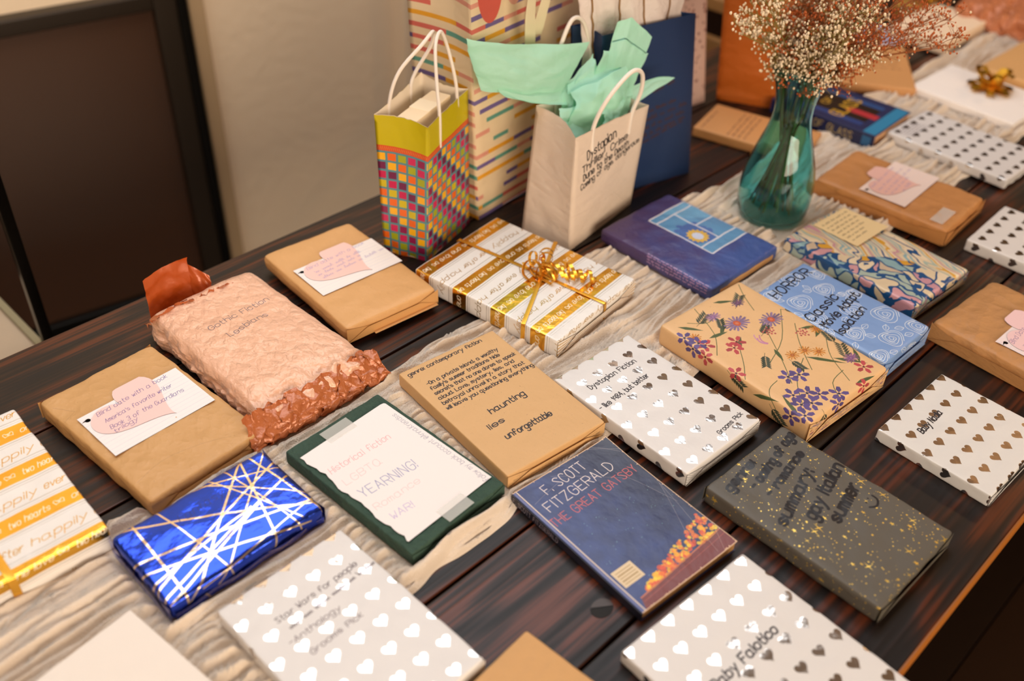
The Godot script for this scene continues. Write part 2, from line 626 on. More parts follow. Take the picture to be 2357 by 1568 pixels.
# ---------------------------------------------------------------- the room
func room() -> void:
	var cream := plain(Color("f2d9b8"), 0.75, 0.0, N.wall, 0.25, 1.5)
	var brown := plain(Color("5c4534"), 0.55, 0.0, N.wall, 0.3, 1.5)
	var pale := plain(Color("e2d8cc"), 0.8, 0.0, N.wall, 0.25, 1.5)
	structure("ceiling", box(9.0, 0.1, 7.5, 0.01), plain(Color("a09080"), 0.8), Vector3(1.8, 2.6, 0.2))
	structure("wall_back", box(4.6, 2.6, 0.1, 0.004), cream, wall_at(-0.85, 0.0, -0.05), -10.0)
	structure("wall_recess", box(0.1, 2.6, 0.5, 0.004), cream, Vector3(1.62, 0, -2.16))
	structure("wall_far", box(4.6, 2.6, 0.1, 0.004), cream, Vector3(3.8, 0, -2.4))
	structure("wall_right", box(0.1, 2.6, 6.6, 0.004), brown, Vector3(6.0, 0, 0.2))
	structure("wall_front", box(8.9, 2.6, 0.1, 0.004), plain(Color("b09a86"), 0.75), Vector3(1.7, 0, 2.27))
	structure("wall_left", box(0.1, 2.6, 4.8, 0.004), pale, Vector3(-2.4, 0, -0.1))
	# the floor: dark boards, the pieces joined beyond sight
	var fl := structure("floor", box(9.0, 0.1, 7.5, 0.004), plain(Color("0d0805"), 0.7), Vector3(1.8, -0.104, 0.2))
	for i in 14:
		var c := Color("2a180d").lerp(Color("1f120a"), rng.randf())
		part("board", box(3.4, 0.006, 0.117, 0.0015), plain(c, 0.42), fl, Vector3(-1.6 + rng.randf_range(-0.02, 0.02), 0.1, -1.82 + i * 0.12))
	# trim strip at the edge of the framed glass door
	structure("trim_1", box(0.036, 1.9, 0.03, 0.004), plain(Color("b89a74"), 0.6), wall_at(0.884, 0.0, 0.015), -10.0)
	# low cabinet with a smoked glass front in a black frame, standing against the back wall
	var cb := thing("glass_front_cabinet", "low dark cabinet with smoked glass front in black metal frame, against the cream wall", "cabinet", wall_at(0.308, 0.0, 0.02), -10.0)
	var fr = M.black_metal
	part("post", box(0.05, 0.77, 0.04, 0.004), plain(Color("33281d"), 0.4, 0.3), cb, Vector3(0.505, 0, 0))
	part("edge_strip", box(0.022, 0.77, 0.05, 0.003), fr, cb, Vector3(0.541, 0, 0))
	part("post", box(0.05, 0.77, 0.04, 0.004), fr, cb, Vector3(-0.505, 0, 0))
	part("top_rail", box(0.96, 0.035, 0.04, 0.004), plain(Color("2a1e12"), 0.4, 0.3), cb, Vector3(0, 0.735, 0))
	part("bottom_rail", box(0.96, 0.03, 0.04, 0.004), fr, cb, Vector3(0, 0.0, 0))
	var gl := plain(Color("4a3020"), 0.2)
	gl.metallic_specular = 0.6
	part("glass_pane", box(0.96, 0.705, 0.012, 0.002), gl, cb, Vector3(0, 0.03, -0.004))
	# a metal stand with a pale shelf beside the cabinet
	var st := thing("metal_stand", "slim black metal stand holding a pale shelf, at the left edge behind the table", "stand", Vector3(0.345, 0, -1.34))
	part("post", box(0.016, 0.86, 0.016, 0.002), plain(Color("1d1813"), 0.25, 0.8), st, Vector3(0.015, 0, 0.012))
	part("post", box(0.016, 0.86, 0.016, 0.002), plain(Color("1d1813"), 0.25, 0.8), st, Vector3(-0.32, 0, 0.012))
	part("shelf", box(0.33, 0.014, 0.26, 0.003), plain(Color("b7a48c"), 0.5), st, Vector3(-0.155, 0.545, -0.06))
	part("rim", box(0.012, 0.02, 0.26, 0.002), plain(Color("8f8b72"), 0.3, 0.3), st, Vector3(0.004, 0.545, -0.06))

func wall_at(s: float, y: float, off: float) -> Vector3:
	var a := deg_to_rad(10.0)
	return Vector3(0.2 + s * cos(a) - off * sin(a), y, -2.2 + s * sin(a) + off * cos(a))

# ---------------------------------------------------------------- the table: dark boards with open seams
func table() -> void:
	var tb := thing("dining_table", "long dark-stained plank table with open seams between its boards", "table", Vector3(1.3, 0, -0.59))
	var img := Image.create(2048, 640, false, Image.FORMAT_RGB8)
	var rg := Image.create(1024, 320, false, Image.FORMAT_RGB8)
	var c0 := Color("120907")
	var c1 := Color("5c2a14")
	var c2 := Color("28140d")
	for y in 640:
		var z := y * 0.0016
		for x in 2048:
			var u := x * 0.001
			var wv := nz.get_noise_2d(u * 1.7, z * 9.0) * 1.6
			var g := nz.get_noise_2d(u * 2.2 + wv * 0.1, z * 110.0)
			var b := sin((z * 95.0 + wv * 4.0 + nz.get_noise_2d(u * 0.9 + 40.0, z * 3.0) * 9.0))
			var t := clampf(0.42 + g * 0.55 + b * 0.26, 0.0, 1.0)
			var c := c0.lerp(c2, smoothstep(0.1, 0.5, t)).lerp(c1, smoothstep(0.42, 0.85, t))
			img.set_pixel(x, y, c)
			if x % 2 == 0 and y % 2 == 0:
				rg.set_pixel(x / 2, y / 2, Color(t, 0.30 + 0.16 * (1.0 - t), 0))
	var at := ImageTexture.create_from_image(img)
	var rt := ImageTexture.create_from_image(rg)
	var zs := [-1.085, -0.93, -0.77, -0.61, -0.455, -0.304, -0.097]
	for i in 6:
		var w: float = zs[i + 1] - zs[i] - 0.003
		var m := StandardMaterial3D.new()
		m.albedo_texture = at
		m.roughness_texture = rt
		m.roughness_texture_channel = BaseMaterial3D.TEXTURE_CHANNEL_GREEN
		m.roughness = 1.0
		m.metallic_specular = 0.42
		m.heightmap_enabled = true
		m.heightmap_texture = rt
		m.heightmap_scale = 0.05
		m.albedo_color = Color.WHITE.darkened([0.05, 0.12, 0.0, 0.1, 0.0, 0.12][i])
		m.uv1_scale = Vector3(2.0, 0.2, 1)
		m.uv1_offset = Vector3(0.17 * i, [0.1, 0.37, 0.72, 0.05, 0.5, 0.8][i], 0)
		var pl := parcel(4.0, 0.042, w, 0.0022, Vector3i(40, 1, 3), null, 0.0)
		part("plank", pl, m, tb, Vector3(0, TY - 0.042, (zs[i] + zs[i + 1]) / 2 + 0.59))
	var dk := plain(Color("24140d"), 0.5)
	for s in [[-1.85, -0.42], [-1.85, 0.42], [1.85, -0.42], [1.85, 0.42]]:
		part("leg", box(0.08, TY - 0.042, 0.08, 0.006), dk, tb, Vector3(s[0], 0, s[1]))
	part("apron", box(3.6, 0.09, 0.03, 0.003), dk, tb, Vector3(0, TY - 0.135, -0.42))
	part("apron", box(3.6, 0.09, 0.03, 0.003), dk, tb, Vector3(0, TY - 0.135, 0.42))
	part("worn_edge_highlight", box(4.0, 0.010, 0.006, 0.0028), plain(Color("9a5a20"), 0.35), tb, Vector3(0, TY - 0.0102, -0.0975 + 0.59))  # worn front edge, its golden highlight put into the strip's colour
	# the round knot in the board in front, half of it fallen out
	var kn: Array = []
	for i in 22:
		var a := TAU * i / 22
		kn.append(Vector2(cos(a) * 0.0125, sin(a) * 0.010))
	part("knot", flat_shape(kn, 0.0006), plain(Color("0d0907"), 0.7), tb, Vector3(0.494 - 1.3, TY - 0.0002, -0.334 + 0.59))
	var kn2: Array = []
	for i in 16:
		var a := -2.3 + 2.9 * i / 15.0
		kn2.append(Vector2(cos(a) * 0.0122, sin(a) * 0.0098))
	part("knot_cap", flat_shape(kn2, 0.0009), plain(Color("3a2a22"), 0.4), tb, Vector3(0.494 - 1.3, TY, -0.334 + 0.59))

# ---------------------------------------------------------------- the crinkled runner
var flats := []      # footprints of what lies on the runner: x, z, yaw, half width, half depth
func runner() -> void:
	flats = [[0.616, -0.601, -6.2, 0.071, 0.105], [0.747, -0.474, -2.3, 0.066, 0.103], [0.455, -0.599, 2.3, 0.067, 0.101], [0.808, -0.748, 6.8, 0.088, 0.12],
		[0.291, -0.465, 0.5, 0.072, 0.104], [0.276, -0.654, 0.8, 0.088, 0.054], [1.054, -0.657, -0.5, 0.079, 0.1], [1.659, -0.523, -2.5, 0.069, 0.11], [1.885, -0.598, 0.0, 0.08, 0.1],
		[0.102, -0.514, 5.0, 0.075, 0.105], [1.236, -0.634, 0.0, 0.05, 0.05], [0.116, -0.835, -1.7, 0.08, 0.112], [0.305, -0.84, 4.1, 0.071, 0.112], [0.923, -0.431, -4.4, 0.08, 0.117],
		[1.056, -0.411, -1.4, 0.056, 0.096], [1.223, -0.453, -4.0, 0.07, 0.107], [1.414, -0.518, 2.5, 0.07, 0.11], [1.612, -0.737, 2.0, 0.068, 0.1], [0.465, -0.869, 0.7, 0.075, 0.14], [0.587, -0.388, -5.0, 0.07, 0.097], [1.02, -0.83, 8.5, 0.09, 0.05]]
	var NX := 640
	var NZ := 150
	var f := func(u: float, v: float) -> Vector3:
		var x := lerpf(-0.5, 2.62, u)
		var wob := nz.get_noise_2d(x * 5.0, 1.0) * 0.016
		var wob2 := nz.get_noise_2d(x * 6.0, 9.0) * 0.014
		var zb := -0.742 + wob
		var zf := -0.478 + wob2
		var z := lerpf(zb, zf, v)
		var wz := z + nz.get_noise_2d(x * 5.0, z * 6.0) * 0.012
		var a := absf(nz.get_noise_2d(x * 2.8, wz * 52.0))
		var b := absf(nz.get_noise_2d(x * 5.0 + 30.0, wz * 120.0 + x * 4.0))
		var c := nz.get_noise_2d(x * 3.0 + 11.0, wz * 18.0)
		var h := 0.0008 + 0.0165 * pow(minf(a * 1.25, 1.0), 0.7) + 0.0050 * minf(b * 1.2, 1.0) + 0.004 * c
		var edge := minf(v, 1.0 - v)
		h *= smoothstep(0.0, 0.02, edge) * (1.0 + 0.4 * exp(-pow((edge - 0.06) / 0.035, 2)))
		var cov := 1.0
		for q in flats:
			var dx: float = x - q[0]
			var dz: float = z - q[1]
			if absf(dx) > 0.2 or absf(dz) > 0.2:
				continue
			var yw := deg_to_rad(q[2])
			var lx: float = absf(dx * cos(yw) - dz * sin(yw)) - q[3]
			var lz: float = absf(dx * sin(yw) + dz * cos(yw)) - q[4]
			cov = minf(cov, clampf(maxf(lx, lz) / 0.008, 0.0, 1.0))
		h = lerpf(minf(h, 0.0022), h, cov)
		return Vector3(x, TY + maxf(h, 0.0006), z)
	var cl := plain(Color("dccbb9"), 0.85, 0.0, N.cloth, 0.5, 5.0)
	cl.rim_enabled = true
	cl.rim = 0.3
	var r := part("table_runner", sheet(NX, NZ, f), cl)
	tag(r, "crinkled cream gauze runner laid along the middle of the dark table", "table runner")

# ---------------------------------------------------------------- wrapped books
const INK := Color("231d22")
const SILVER_M := Color(0, 0.13, 1.0)
const GOLD_M := Color(0, 0.2, 1.0)
const FLECK_M := Color(0, 0.3, 0.72)

func wrapped(called: String, label: String, x: float, z: float, yaw: float, w: float, d: float, t: float, base: float, mat: Material, r := 0.003, warp = null, n := Vector3i(24, 5, 32), group := "", wname := "wrapping") -> Node3D:
	var o := thing(called, label, "book", Vector3(x, TY + base, z), yaw, group)
	part(wname, parcel(w, t, d, r, n, warp), mat, o)
	return o

func kraft_cv(w: float, d: float, t: float, c: Color, sd: int, k := 3.0) -> Cv:
	var cv := Cv.make(w, d, t, k, c)
	cv.specks(500, c.darkened(0.10), 3.0, 0.22, sd)
	cv.specks(320, c.lightened(0.12), 3.0, 0.22, sd + 50)
	cv.specks(26, c.darkened(0.35), 1.5, 0.3, sd + 90)
	return cv

# folded paper at the end of a parcel: two triangles and a lap over them. side +1 is the end towards +z, axis "x" the right-hand end
func end_folds(o: Node3D, w: float, t: float, d: float, mat: Material, axis := "z", side := 1.0, y0 := 0.0) -> void:
	var half := w / 2 if axis == "z" else d / 2
	var out := (d / 2 if axis == "z" else w / 2) * side
	for s in [-1.0, 1.0]:
		var f := func(u: float, v: float) -> Vector3:
			var a: float = half * s * (1.0 - u * 0.62)
			var y := lerpf(t * 0.08, t * (0.93 - 0.02 * u), v * (1.0 - u) + 0.5 * u)
			var b := out + side * (0.0007 + 0.0012 * u * (1 - u))
			return Vector3(a, y + y0, b) if axis == "z" else Vector3(b, y + y0, -a)
		part("end_fold", sheet(8, 4, f, (s * side > 0) == (axis == "z")), mat, o)
	var g := func(u: float, v: float) -> Vector3:
		var a := lerpf(-half, half, u) * (1.0 - 0.42 * v)
		var y := lerpf(t * 0.05, t * 0.62, v)
		var b := out + side * (0.0016 + 0.0010 * v)
		return Vector3(a, y + y0, b) if axis == "z" else Vector3(b, y + y0, -a)
	part("end_lap", sheet(12, 4, g, side > 0), mat, o)

# a ruled index card with a paper heart glued on, in millimetres of the book's page
func heart_card(o: Node3D, y: float, c: Vector2, yaw: float, sz: Vector2, lines: Array, white: Color, pink: Color, ink: Color, scale := 1.0, rot := 0.0) -> void:
	var cv := Cv.make(sz.x, sz.y, 16.0, 5.0, white)
	var ly := -sz.y / 2 + 12.0
	while ly < sz.y / 2:
		cv.line(Vector2(-sz.x / 2, ly), Vector2(sz.x / 2, ly), 0.35, Color("d3cfdc"))
		ly += 6.3
	cv.line(Vector2(-sz.x / 2, sz.y / 2 - 0.6), Vector2(sz.x / 2, sz.y / 2 - 0.6), 0.25, Color("dcd6d6"))
	var hp := []
	var hc := Vector2(-4, -10.0) * scale
	for q in Cv.heart_pts(hc, 96.0 * scale, rot - 0.55, 56):
		var rr: Vector2 = q - hc
		hp.append(Vector2(hc.x + rr.x, maxf(-sz.y / 2 - 15.0, hc.y + rr.y)))
	cv.poly(hp, pink)
	cv.curve([Vector2(-sz.x / 2, -sz.y / 2 + 18), Vector2(sz.x / 2, -sz.y / 2 + 18)], 0.2, Color(white.darkened(0.08), 0.5))
	for l in lines:
		if l[0] == "":
			cv.scrib(l[1], l[2], l[3], 0.45, ink, int(l[1].x * 3 + l[1].y))
		else:
			cv.text(l[0], l[1], l[2], l[3], 0.45, ink, 0.25, 0.3)
	var mat := printed(cv, 0.55)
	var a := deg_to_rad(yaw)
	var card_pts := []
	var hole := Vector2(-sz.x / 2 + 7.5, -sz.y / 2 + 10.0)
	# the card's outline runs in to its punched hole and round it
	card_pts = [Vector2(-sz.x / 2, -sz.y / 2), Vector2(sz.x / 2, -sz.y / 2), Vector2(sz.x / 2, sz.y / 2), Vector2(-sz.x / 2, sz.y / 2), Vector2(-sz.x / 2, hole.y + 0.05)]
	for i in 15:
		var t := PI + (-TAU * i / 14.0) * 0.995
		card_pts.append(hole + Vector2(cos(t), -sin(t)) * 3.0)
	card_pts.append(Vector2(-sz.x / 2, hole.y - 0.05))
	var P := []
	for p in card_pts:
		P.append(p * MM)
	var card := part("index_card", flat_shape(P, 0.0005, cv), mat, o, Vector3(c.x * MM, y + 0.0006, c.y * MM), Vector3(0, a, 0), "ruled white index card with a punched hole")
	P = []
	for p in hp:
		P.append(p * MM)
	part("paper_heart", flat_shape(P, 0.0004, cv), mat, card, Vector3(0, 0.0006, 0), Vector3.ZERO, "pale pink paper heart")

func hearts_cv(w: float, d: float, t: float, off: Vector2, c := Color("dedbda"), pitch := Vector2(27, 28), size := 14.5, k := 3.3) -> Cv:
	var cv := Cv.make(w, d, t, k, c, 0.42, 0.0)
	var W := w / 2 + t + 20
	var D := d / 2 + t + 20
	var row := 0
	var y := -D + fposmod(off.y + D, pitch.y) - pitch.y
	y = off.y - ceil((off.y + D) / pitch.y) * pitch.y
	row = -int(ceil((off.y + D) / pitch.y))
	while y < D:
		var x := off.x + (pitch.x / 2 if row % 2 else 0.0)
		x -= ceil((x + W) / pitch.x) * pitch.x
		while x < W:
			cv.heart(Vector2(x, y), size, 0.0, Color("e4dfda"), SILVER_M)
			x += pitch.x
		y += pitch.y
		row += 1
	return cv

func stripes_cv(w: float, d: float, t: float, first: float, flip: bool) -> Cv:
	var cv := Cv.make(w, d, t, 3.2, Color("e9e5e1"), 0.36, 0.0)
	var gold := Color("f2bd4c")
	var W := w / 2 + t
	var D := d / 2 + t
	var y := first - 64.0 * 3
	var i := 0
	while y < D + 30:
		cv.rect(Vector2(-W, y), Vector2(W, y + 23), gold, GOLD_M)
		for q in [[-6.5, 1.6], [-3.0, 0.7], [26.0, 1.6], [29.4, 0.7]]:
			cv.line(Vector2(-W, y + q[0]), Vector2(W, y + q[0]), q[1], Color("d2cdc8"), Color(0, 0.25, 0.35))
		var words := ["one love", "two hearts"]
		for j in 5:
			var x0 := -W - 20 + j * 62.0 + (i % 2) * 23.0
			var a := Vector2(x0, y + 16.0)
			var b := Vector2(x0 + 40, y + 16.0)
			var a2 := Vector2(x0 + 8, y + 50.0)
			var b2 := Vector2(x0 + 62, y + 50.0)
			if flip:
				cv.text(words[(i + j) % 2], b + Vector2(0, -8), a + Vector2(0, -8), 8.5, 0.75, Color("f6efe2"), 0.3, 0.2, Color(0, 0.4, 0.0))
				cv.text(["happily", "ever after"][j % 2], b2 + Vector2(0, -8), a2 + Vector2(0, -8), 8.0, 0.7, Color("c9973a"), 0.35, 0.2, GOLD_M)
			else:
				cv.text(words[(i + j) % 2], a, b, 8.5, 0.75, Color("f6efe2"), 0.3, 0.2, Color(0, 0.4, 0.0))
				cv.text(["happily", "ever after"][j % 2], a2, b2, 9.5, 0.8, Color("d7a445"), 0.35, 0.2, GOLD_M)
			var hh := Vector2(x0 + 48, y + 11.5)
			for e in 2:
				cv.curve(Cv.heart_pts(hh + Vector2(e * 5.5, 0), 6.5, 0.5 - e, 14), 0.6, Color("f6efe2"), Color(0, 0.4, 0.0))
		y += 64.0
		i += 1
	return cv

func parcels_front() -> void:
	# large kraft parcel with a heart card, left
	var w := 0.145
	var kc := Color("c99a62")
	var cv := kraft_cv(145, 222, 26, kc, 1)
	cv.line(Vector2(-66, -88), Vector2(-52, -66), 0.35, kc.darkened(0.22))
	cv.line(Vector2(-52, -66), Vector2(-70, -58), 0.35, kc.darkened(0.16))
	cv.curve([Vector2(-66, 78), Vector2(-20, 70), Vector2(40, 92)], 0.35, kc.darkened(0.15))
	var km := printed(cv, 0.5, N.crease, 0.55)
	var o := wrapped("wrapped_book", "brown kraft paper parcel with a pink heart card, beside the copper tissue parcel's left side", 0.305, -0.840, 4.1, w, 0.220, 0.027, 0.001, km, 0.006, soft(w, 0.22, 0.0016, 30.0, 0.002, 1))
	end_folds(o, w, 0.027, 0.22, km, "z", 1.0)
	end_folds(o, w, 0.027, 0.22, km, "z", -1.0)
	heart_card(o, 0.0285, Vector2(2, -8), -1.5, Vector2(124, 80), [["Blind date with a book", Vector2(-44, -27), Vector2(46, -32), 6.5], ["America's favorite writer", Vector2(-43, -12), Vector2(41, -14), 6.5],
		["Book 3 of the Guardians", Vector2(-44, 1), Vector2(46, 2), 6.5], ["trilogy", Vector2(-44, 9), Vector2(-16, 8), 6.0]], Color("f0eaea"), Color("f1cbc6"), Color("4b3a86"))
	# kraft parcel with a heart card and a loose lower flap, in the middle at the back edge
	cv = kraft_cv(142, 210, 24, Color("d3a066"), 2)
	km = printed(cv, 0.5, N.paper, 0.45)
	o = wrapped("wrapped_book", "brown kraft parcel with pink heart card and loose lower flap, beside the chequered gift bag", 0.638, -0.914, -4.6, 0.142, 0.210, 0.024, 0.006, km, 0.008, soft(0.142, 0.21, 0.0012, 26.0, 0.001, 2))
	part("loose_flap", sheet(10, 6, func(u, v): return Vector3(lerpf(-0.028, 0.071, u) - 0.006 * v, 0.0005 + 0.001 * v * v - 0.003 * (1 - v) + 0.003, 0.09 + 0.024 * v)), km, o)
	end_folds(o, 0.142, 0.024, 0.21, km, "z", 1.0)
	heart_card(o, 0.0252, Vector2(5, -7), 1.5, Vector2(127, 72), [["Blind date with a book", Vector2(-48, -24), Vector2(48, -31), 6], ["", Vector2(-43, -12), Vector2(40, -17), 6], ["", Vector2(-44, -4), Vector2(28, -9), 6],
		["", Vector2(-42, 5), Vector2(62, -3), 6]], Color("f0e8e4"), Color("f0c8bf"), Color("9a88ba"))
	copper_parcel()
	# bright blue foil
	cv = Cv.make(176, 108, 26, 4.0, Color("3450cc"), 0.2, 0.95)
	var lines := [[-74, -52, 80, 40], [-82, 30, 86, -30], [-40, -54, -22, 60], [-86, -8, 70, 34], [-88, 8, 40, 52], [-86, 44, 88, -6], [-60, 58, 60, -54], [-30, 60, 84, -46], [40, -54, 58, 56], [8, -56, 86, 24], [60, -54, 30, 58], [-66, -54, -70, 56],
		[-20, 54, 88, 36], [70, -56, 86, 50], [-86, 24, 0, 12], [0, -54, 88, -20], [-88, 54, 10, 20], [20, -54, 52, 20]]
	for l in lines:
		var a := Vector2(l[0], l[1])
		var b := Vector2(l[2], l[3])
		var e := (b - a).normalized() * 34.0
		cv.line(a - e, b + e, 2.3 if absf(a.x) > 50 else 1.7, Color("f6dcae"), Color(0, 0.2, 1.0))
	cv.text("Fantasy", Vector2(-30, -21), Vector2(22, -24), 11, 0.8, Color("1c2c74"), 0.3, 0.3, Color(0, 0.5, 0.2))
	var bm := printed(cv, 0.2, N.paper, 0.55)
	o = wrapped("wrapped_book", "shiny blue foil parcel with thin gold crossing lines", 0.276, -0.654, 0.8, 0.176, 0.108, 0.025, 0.0025, bm, 0.006, func(s, n):
		var q: Vector3 = soft(0.176, 0.108, 0.0014, 24.0, 0.004, 3).call(s, n)
		return q)
	o.rotation_degrees.x = 3.2
	o.position.y += 0.003
	end_folds(o, 0.176, 0.025, 0.108, bm, "x", 1.0)
	end_folds(o, 0.176, 0.025, 0.108, bm, "x", -1.0)
	part("side_seam", sheet(16, 3, func(u, v): return Vector3(lerpf(-0.084, 0.086, u), lerpf(0.003, 0.012, v), 0.0545 + 0.001 * sin(u * 19.0) + 0.0006), true), bm, o)
	# dark green mulberry paper with a taped white card
	cv = Cv.make(133, 202, 18, 4.0, Color("2f4a3d"))
	cv.specks(900, Color("274034"), 7.0, 0.3, 11)
	cv.specks(500, Color("3b5a4a"), 6.0, 0.25, 12)
	var gm := printed(cv, 0.78, N.crumple, 0.4)
	o = wrapped("wrapped_book", "dark green wrapped book with a torn-edged white card taped on top", 0.455, -0.599, 2.3, 0.133, 0.202, 0.018, 0.004, gm, 0.0022, soft(0.133, 0.202, 0.0008, 40.0, 0.0005, 4))
	end_folds(o, 0.133, 0.018, 0.202, gm, "z", 1.0)
	cv = Cv.make(126, 180, 0, 6.0, Color("f1eae9"))
	cv.text("Historical fiction", Vector2(-53, -41), Vector2(27, -36), 9, 0.5, Color("e2949a"), 0.1, 0.3)
	cv.text("LGBTQ", Vector2(-53, -18), Vector2(-5, -15), 9.5, 0.5, Color("efbfc0"), 0.1, 0.3)
	cv.text("YEARNING!", Vector2(-52, 9), Vector2(18, 17), 13, 0.7, Color("8286b8"), 0.0, 0.25)
	cv.text("Romance", Vector2(-54, 31), Vector2(4, 35), 9, 0.5, Color("f0c1c2"), 0.1, 0.3)
	cv.text("WAR!", Vector2(-51, 52), Vector2(-24, 55), 9, 0.6, Color("b3a0d6"), 0.1, 0.3)
	cv.text("follow my book account @Anna.Kreadss", Vector2(57, 84), Vector2(57, -62), 6.5, 0.4, Color("8d8aa0"), 0.1, 0.2)
	var cp := [Vector2(61, -82), Vector2(61, 84), Vector2(-60, 84)]
	rng.seed = 31
	for i in 26:
		cp.append(Vector2(-60 + rng.randf_range(-1.2, 1.6) + 1.5 * sin(i * 0.7), 82 - i * 6.4))
	cp.append(Vector2(-61, -84))
	cp.append(Vector2(56, -85))
	cp.append(Vector2(60, -84))
	var P := []
	for p in cp:
		P.append(p * MM)
	var card := part("paper_card", flat_shape(P, 0.0005, cv), printed(cv, 0.6), o, Vector3(0.0, 0.0193, 0.003), Vector3(0, deg_to_rad(0.8), 0), "white handwritten card with a torn left edge")
	part("tape", box(0.038, 0.0004, 0.02, 0.00015), M.tape, card, Vector3(-0.005, 0.0007, -0.087))
	part("tape", box(0.036, 0.0004, 0.02, 0.00015), M.tape, card, Vector3(0.004, 0.0007, 0.086))
	# kraft book with a long handwritten blurb
	cv = kraft_cv(142, 209, 19, Color("d3a873"), 5, 4.2)
	cv.text("genre: contemporary fiction", Vector2(-64, -92), Vector2(46, -94), 5.8, 1.05, INK, 0.1, 0.2)
	var bl := ["-On a private island, a wealthy", "family's summer traditions hide", "secret's that no one dares to speak", "aloud. Love, mystery, lies, and", "betrayal unravel in a story that", "will leave you questioning everything."]
	for i in 6:
		cv.text(bl[i], Vector2(-55 - i * 1.2, -66 + i * 9.6), Vector2([52, 47, 64, 54, 62, 69][i], -69 + i * 9.9), 5.6, 1.0, INK, 0.1, 0.2)
	cv.text("haunting", Vector2(-25, 17), Vector2(27, 15), 8.4, 1.4, INK, 0.1, 0.2)
	cv.text("lies", Vector2(-42, 37), Vector2(-20, 36), 7.6, 1.3, INK, 0.1, 0.2)
	cv.text("unforgettable", Vector2(-36, 60), Vector2(30, 60), 8.4, 1.4, INK, 0.1, 0.2)
	km = printed(cv, 0.55, N.paper, 0.3)
	o = wrapped("wrapped_book", "neat kraft paper wrapped book with a long handwritten blurb, in the centre of the table", 0.616, -0.601, -6.2, 0.142, 0.209, 0.019, 0.004, km, 0.0022)
	end_folds(o, 0.142, 0.019, 0.209, km, "z", 1.0)
	# silver-heart papers
	cv = hearts_cv(132, 205, 20, Vector2(9, -74))
	cv.text("Dystopian Fiction", Vector2(-46, -60), Vector2(33, -59), 7.2, 1.05, INK, 0.0, 0.25, Color(0, 0.5, 0))
	cv.text("- like 1984, but better", Vector2(-62, -27), Vector2(25, -31), 7.2, 1.05, INK, 0.0, 0.25, Color(0, 0.5, 0))
	cv.text("Grooms Pick", Vector2(10, 88), Vector2(57, 84), 5.6, 0.9, INK, 0.0, 0.25, Color(0, 0.5, 0))
	var hm := printed(cv, 0.4, N.paper, 0.22)
	o = wrapped("wrapped_book", "grey silver-heart wrapped book with two handwritten lines, left of the flower-printed book", 0.747, -0.474, -2.3, 0.132, 0.205, 0.020, 0.004, hm, 0.0025, soft(0.132, 0.205, 0.0007, 30.0, 0.001, 6))
	end_folds(o, 0.132, 0.02, 0.205, hm, "z", 1.0)
	cv = hearts_cv(143, 208, 19, Vector2(-10, -73))
	cv.text("Star Wars for people", Vector2(-39, -53), Vector2(55, -56), 6.5, 0.7, Color("55484e"), 0.1, 0.3, Color(0, 0.5, 0))
	cv.scrib(Vector2(-34, -40), Vector2(74, -46), 5.0, 0.7, Color("55484e"), 4)
	cv.text("-Anthology", Vector2(-44, -26), Vector2(12, -26), 6.0, 0.7, Color("6b5c62"), 0.1, 0.3, Color(0, 0.5, 0))
	cv.text("Grooms Pick", Vector2(-36, -5), Vector2(22, -6), 6.0, 0.7, Color("6b5c62"), 0.1, 0.3, Color(0, 0.5, 0))
	hm = printed(cv, 0.4, N.paper, 0.22)
	o = wrapped("wrapped_book", "grey silver-heart wrapped book with four faint written lines, in front of the blue foil parcel", 0.291, -0.465, 0.5, 0.143, 0.208, 0.019, 0.004, hm, 0.003, soft(0.143, 0.208, 0.0007, 30.0, 0.001, 7))
	end_folds(o, 0.143, 0.019, 0.208, hm, "z", 1.0)
	cv = hearts_cv(176, 200, 17, Vector2(-71, -65))
	cv.text("Baby Falotico", Vector2(-53, -17), Vector2(39, -20), 9.5, 1.7, INK, 0.15, 0.25, Color(0, 0.5, 0))
	hm = printed(cv, 0.4, N.paper, 0.22)
	o = wrapped("wrapped_book", "grey silver-heart wrapped book with two bold handwritten words, in front of the starry parcel", 0.543, -0.179, -3.6, 0.177, 0.200, 0.017, 0.0, hm, 0.003, soft(0.177, 0.2, 0.0006, 30.0, 0.001, 8))
	cv = hearts_cv(150, 140, 18, Vector2(-55, -38), Color("dcdad8"))
	cv.text("Baby Nadia", Vector2(-43, -31), Vector2(7, -33), 8.0, 1.6, INK, 0.2, 0.2, Color(0, 0.5, 0))
	hm = printed(cv, 0.4, N.paper, 0.2)
	o = wrapped("wrapped_book", "small square white silver-heart wrapped book with two handwritten words, right of the starry parcel", 0.975, -0.198, -1.8, 0.150, 0.138, 0.017, 0.0, hm, 0.002, soft(0.15, 0.138, 0.0005, 30.0, 0.0005, 9))
	end_folds(o, 0.15, 0.017, 0.138, hm, "z", 1.0)
	cv = hearts_cv(140, 200, 20, Vector2(-24, -84), Color("dad5d2"))
	cv.text("Sci fi", Vector2(30, 8), Vector2(66, 2), 7.6, 1.3, INK, 0.2, 0.2, Color(0, 0.5, 0))
	hm = printed(cv, 0.4, N.paper, 0.2)
	wrapped("wrapped_book", "white silver-heart wrapped book at the right edge, behind the kraft parcel with a heart card", 1.441, -0.284, 1.2, 0.140, 0.200, 0.019, 0.0, hm, 0.003, soft(0.14, 0.2, 0.0006, 30.0, 0.0005, 10), Vector3i(16, 4, 22))
	cv = hearts_cv(137, 220, 17, Vector2(0, -40), Color("d4cfcd"))
	for i in 6:
		cv.scrib(Vector2(-58 + i * 1.5, -96 + i * 5.5), Vector2(8, -100 + i * 5.5), 3.5, 0.6, Color("8a8288"), 20 + i)
	hm = printed(cv, 0.4, N.paper, 0.2)
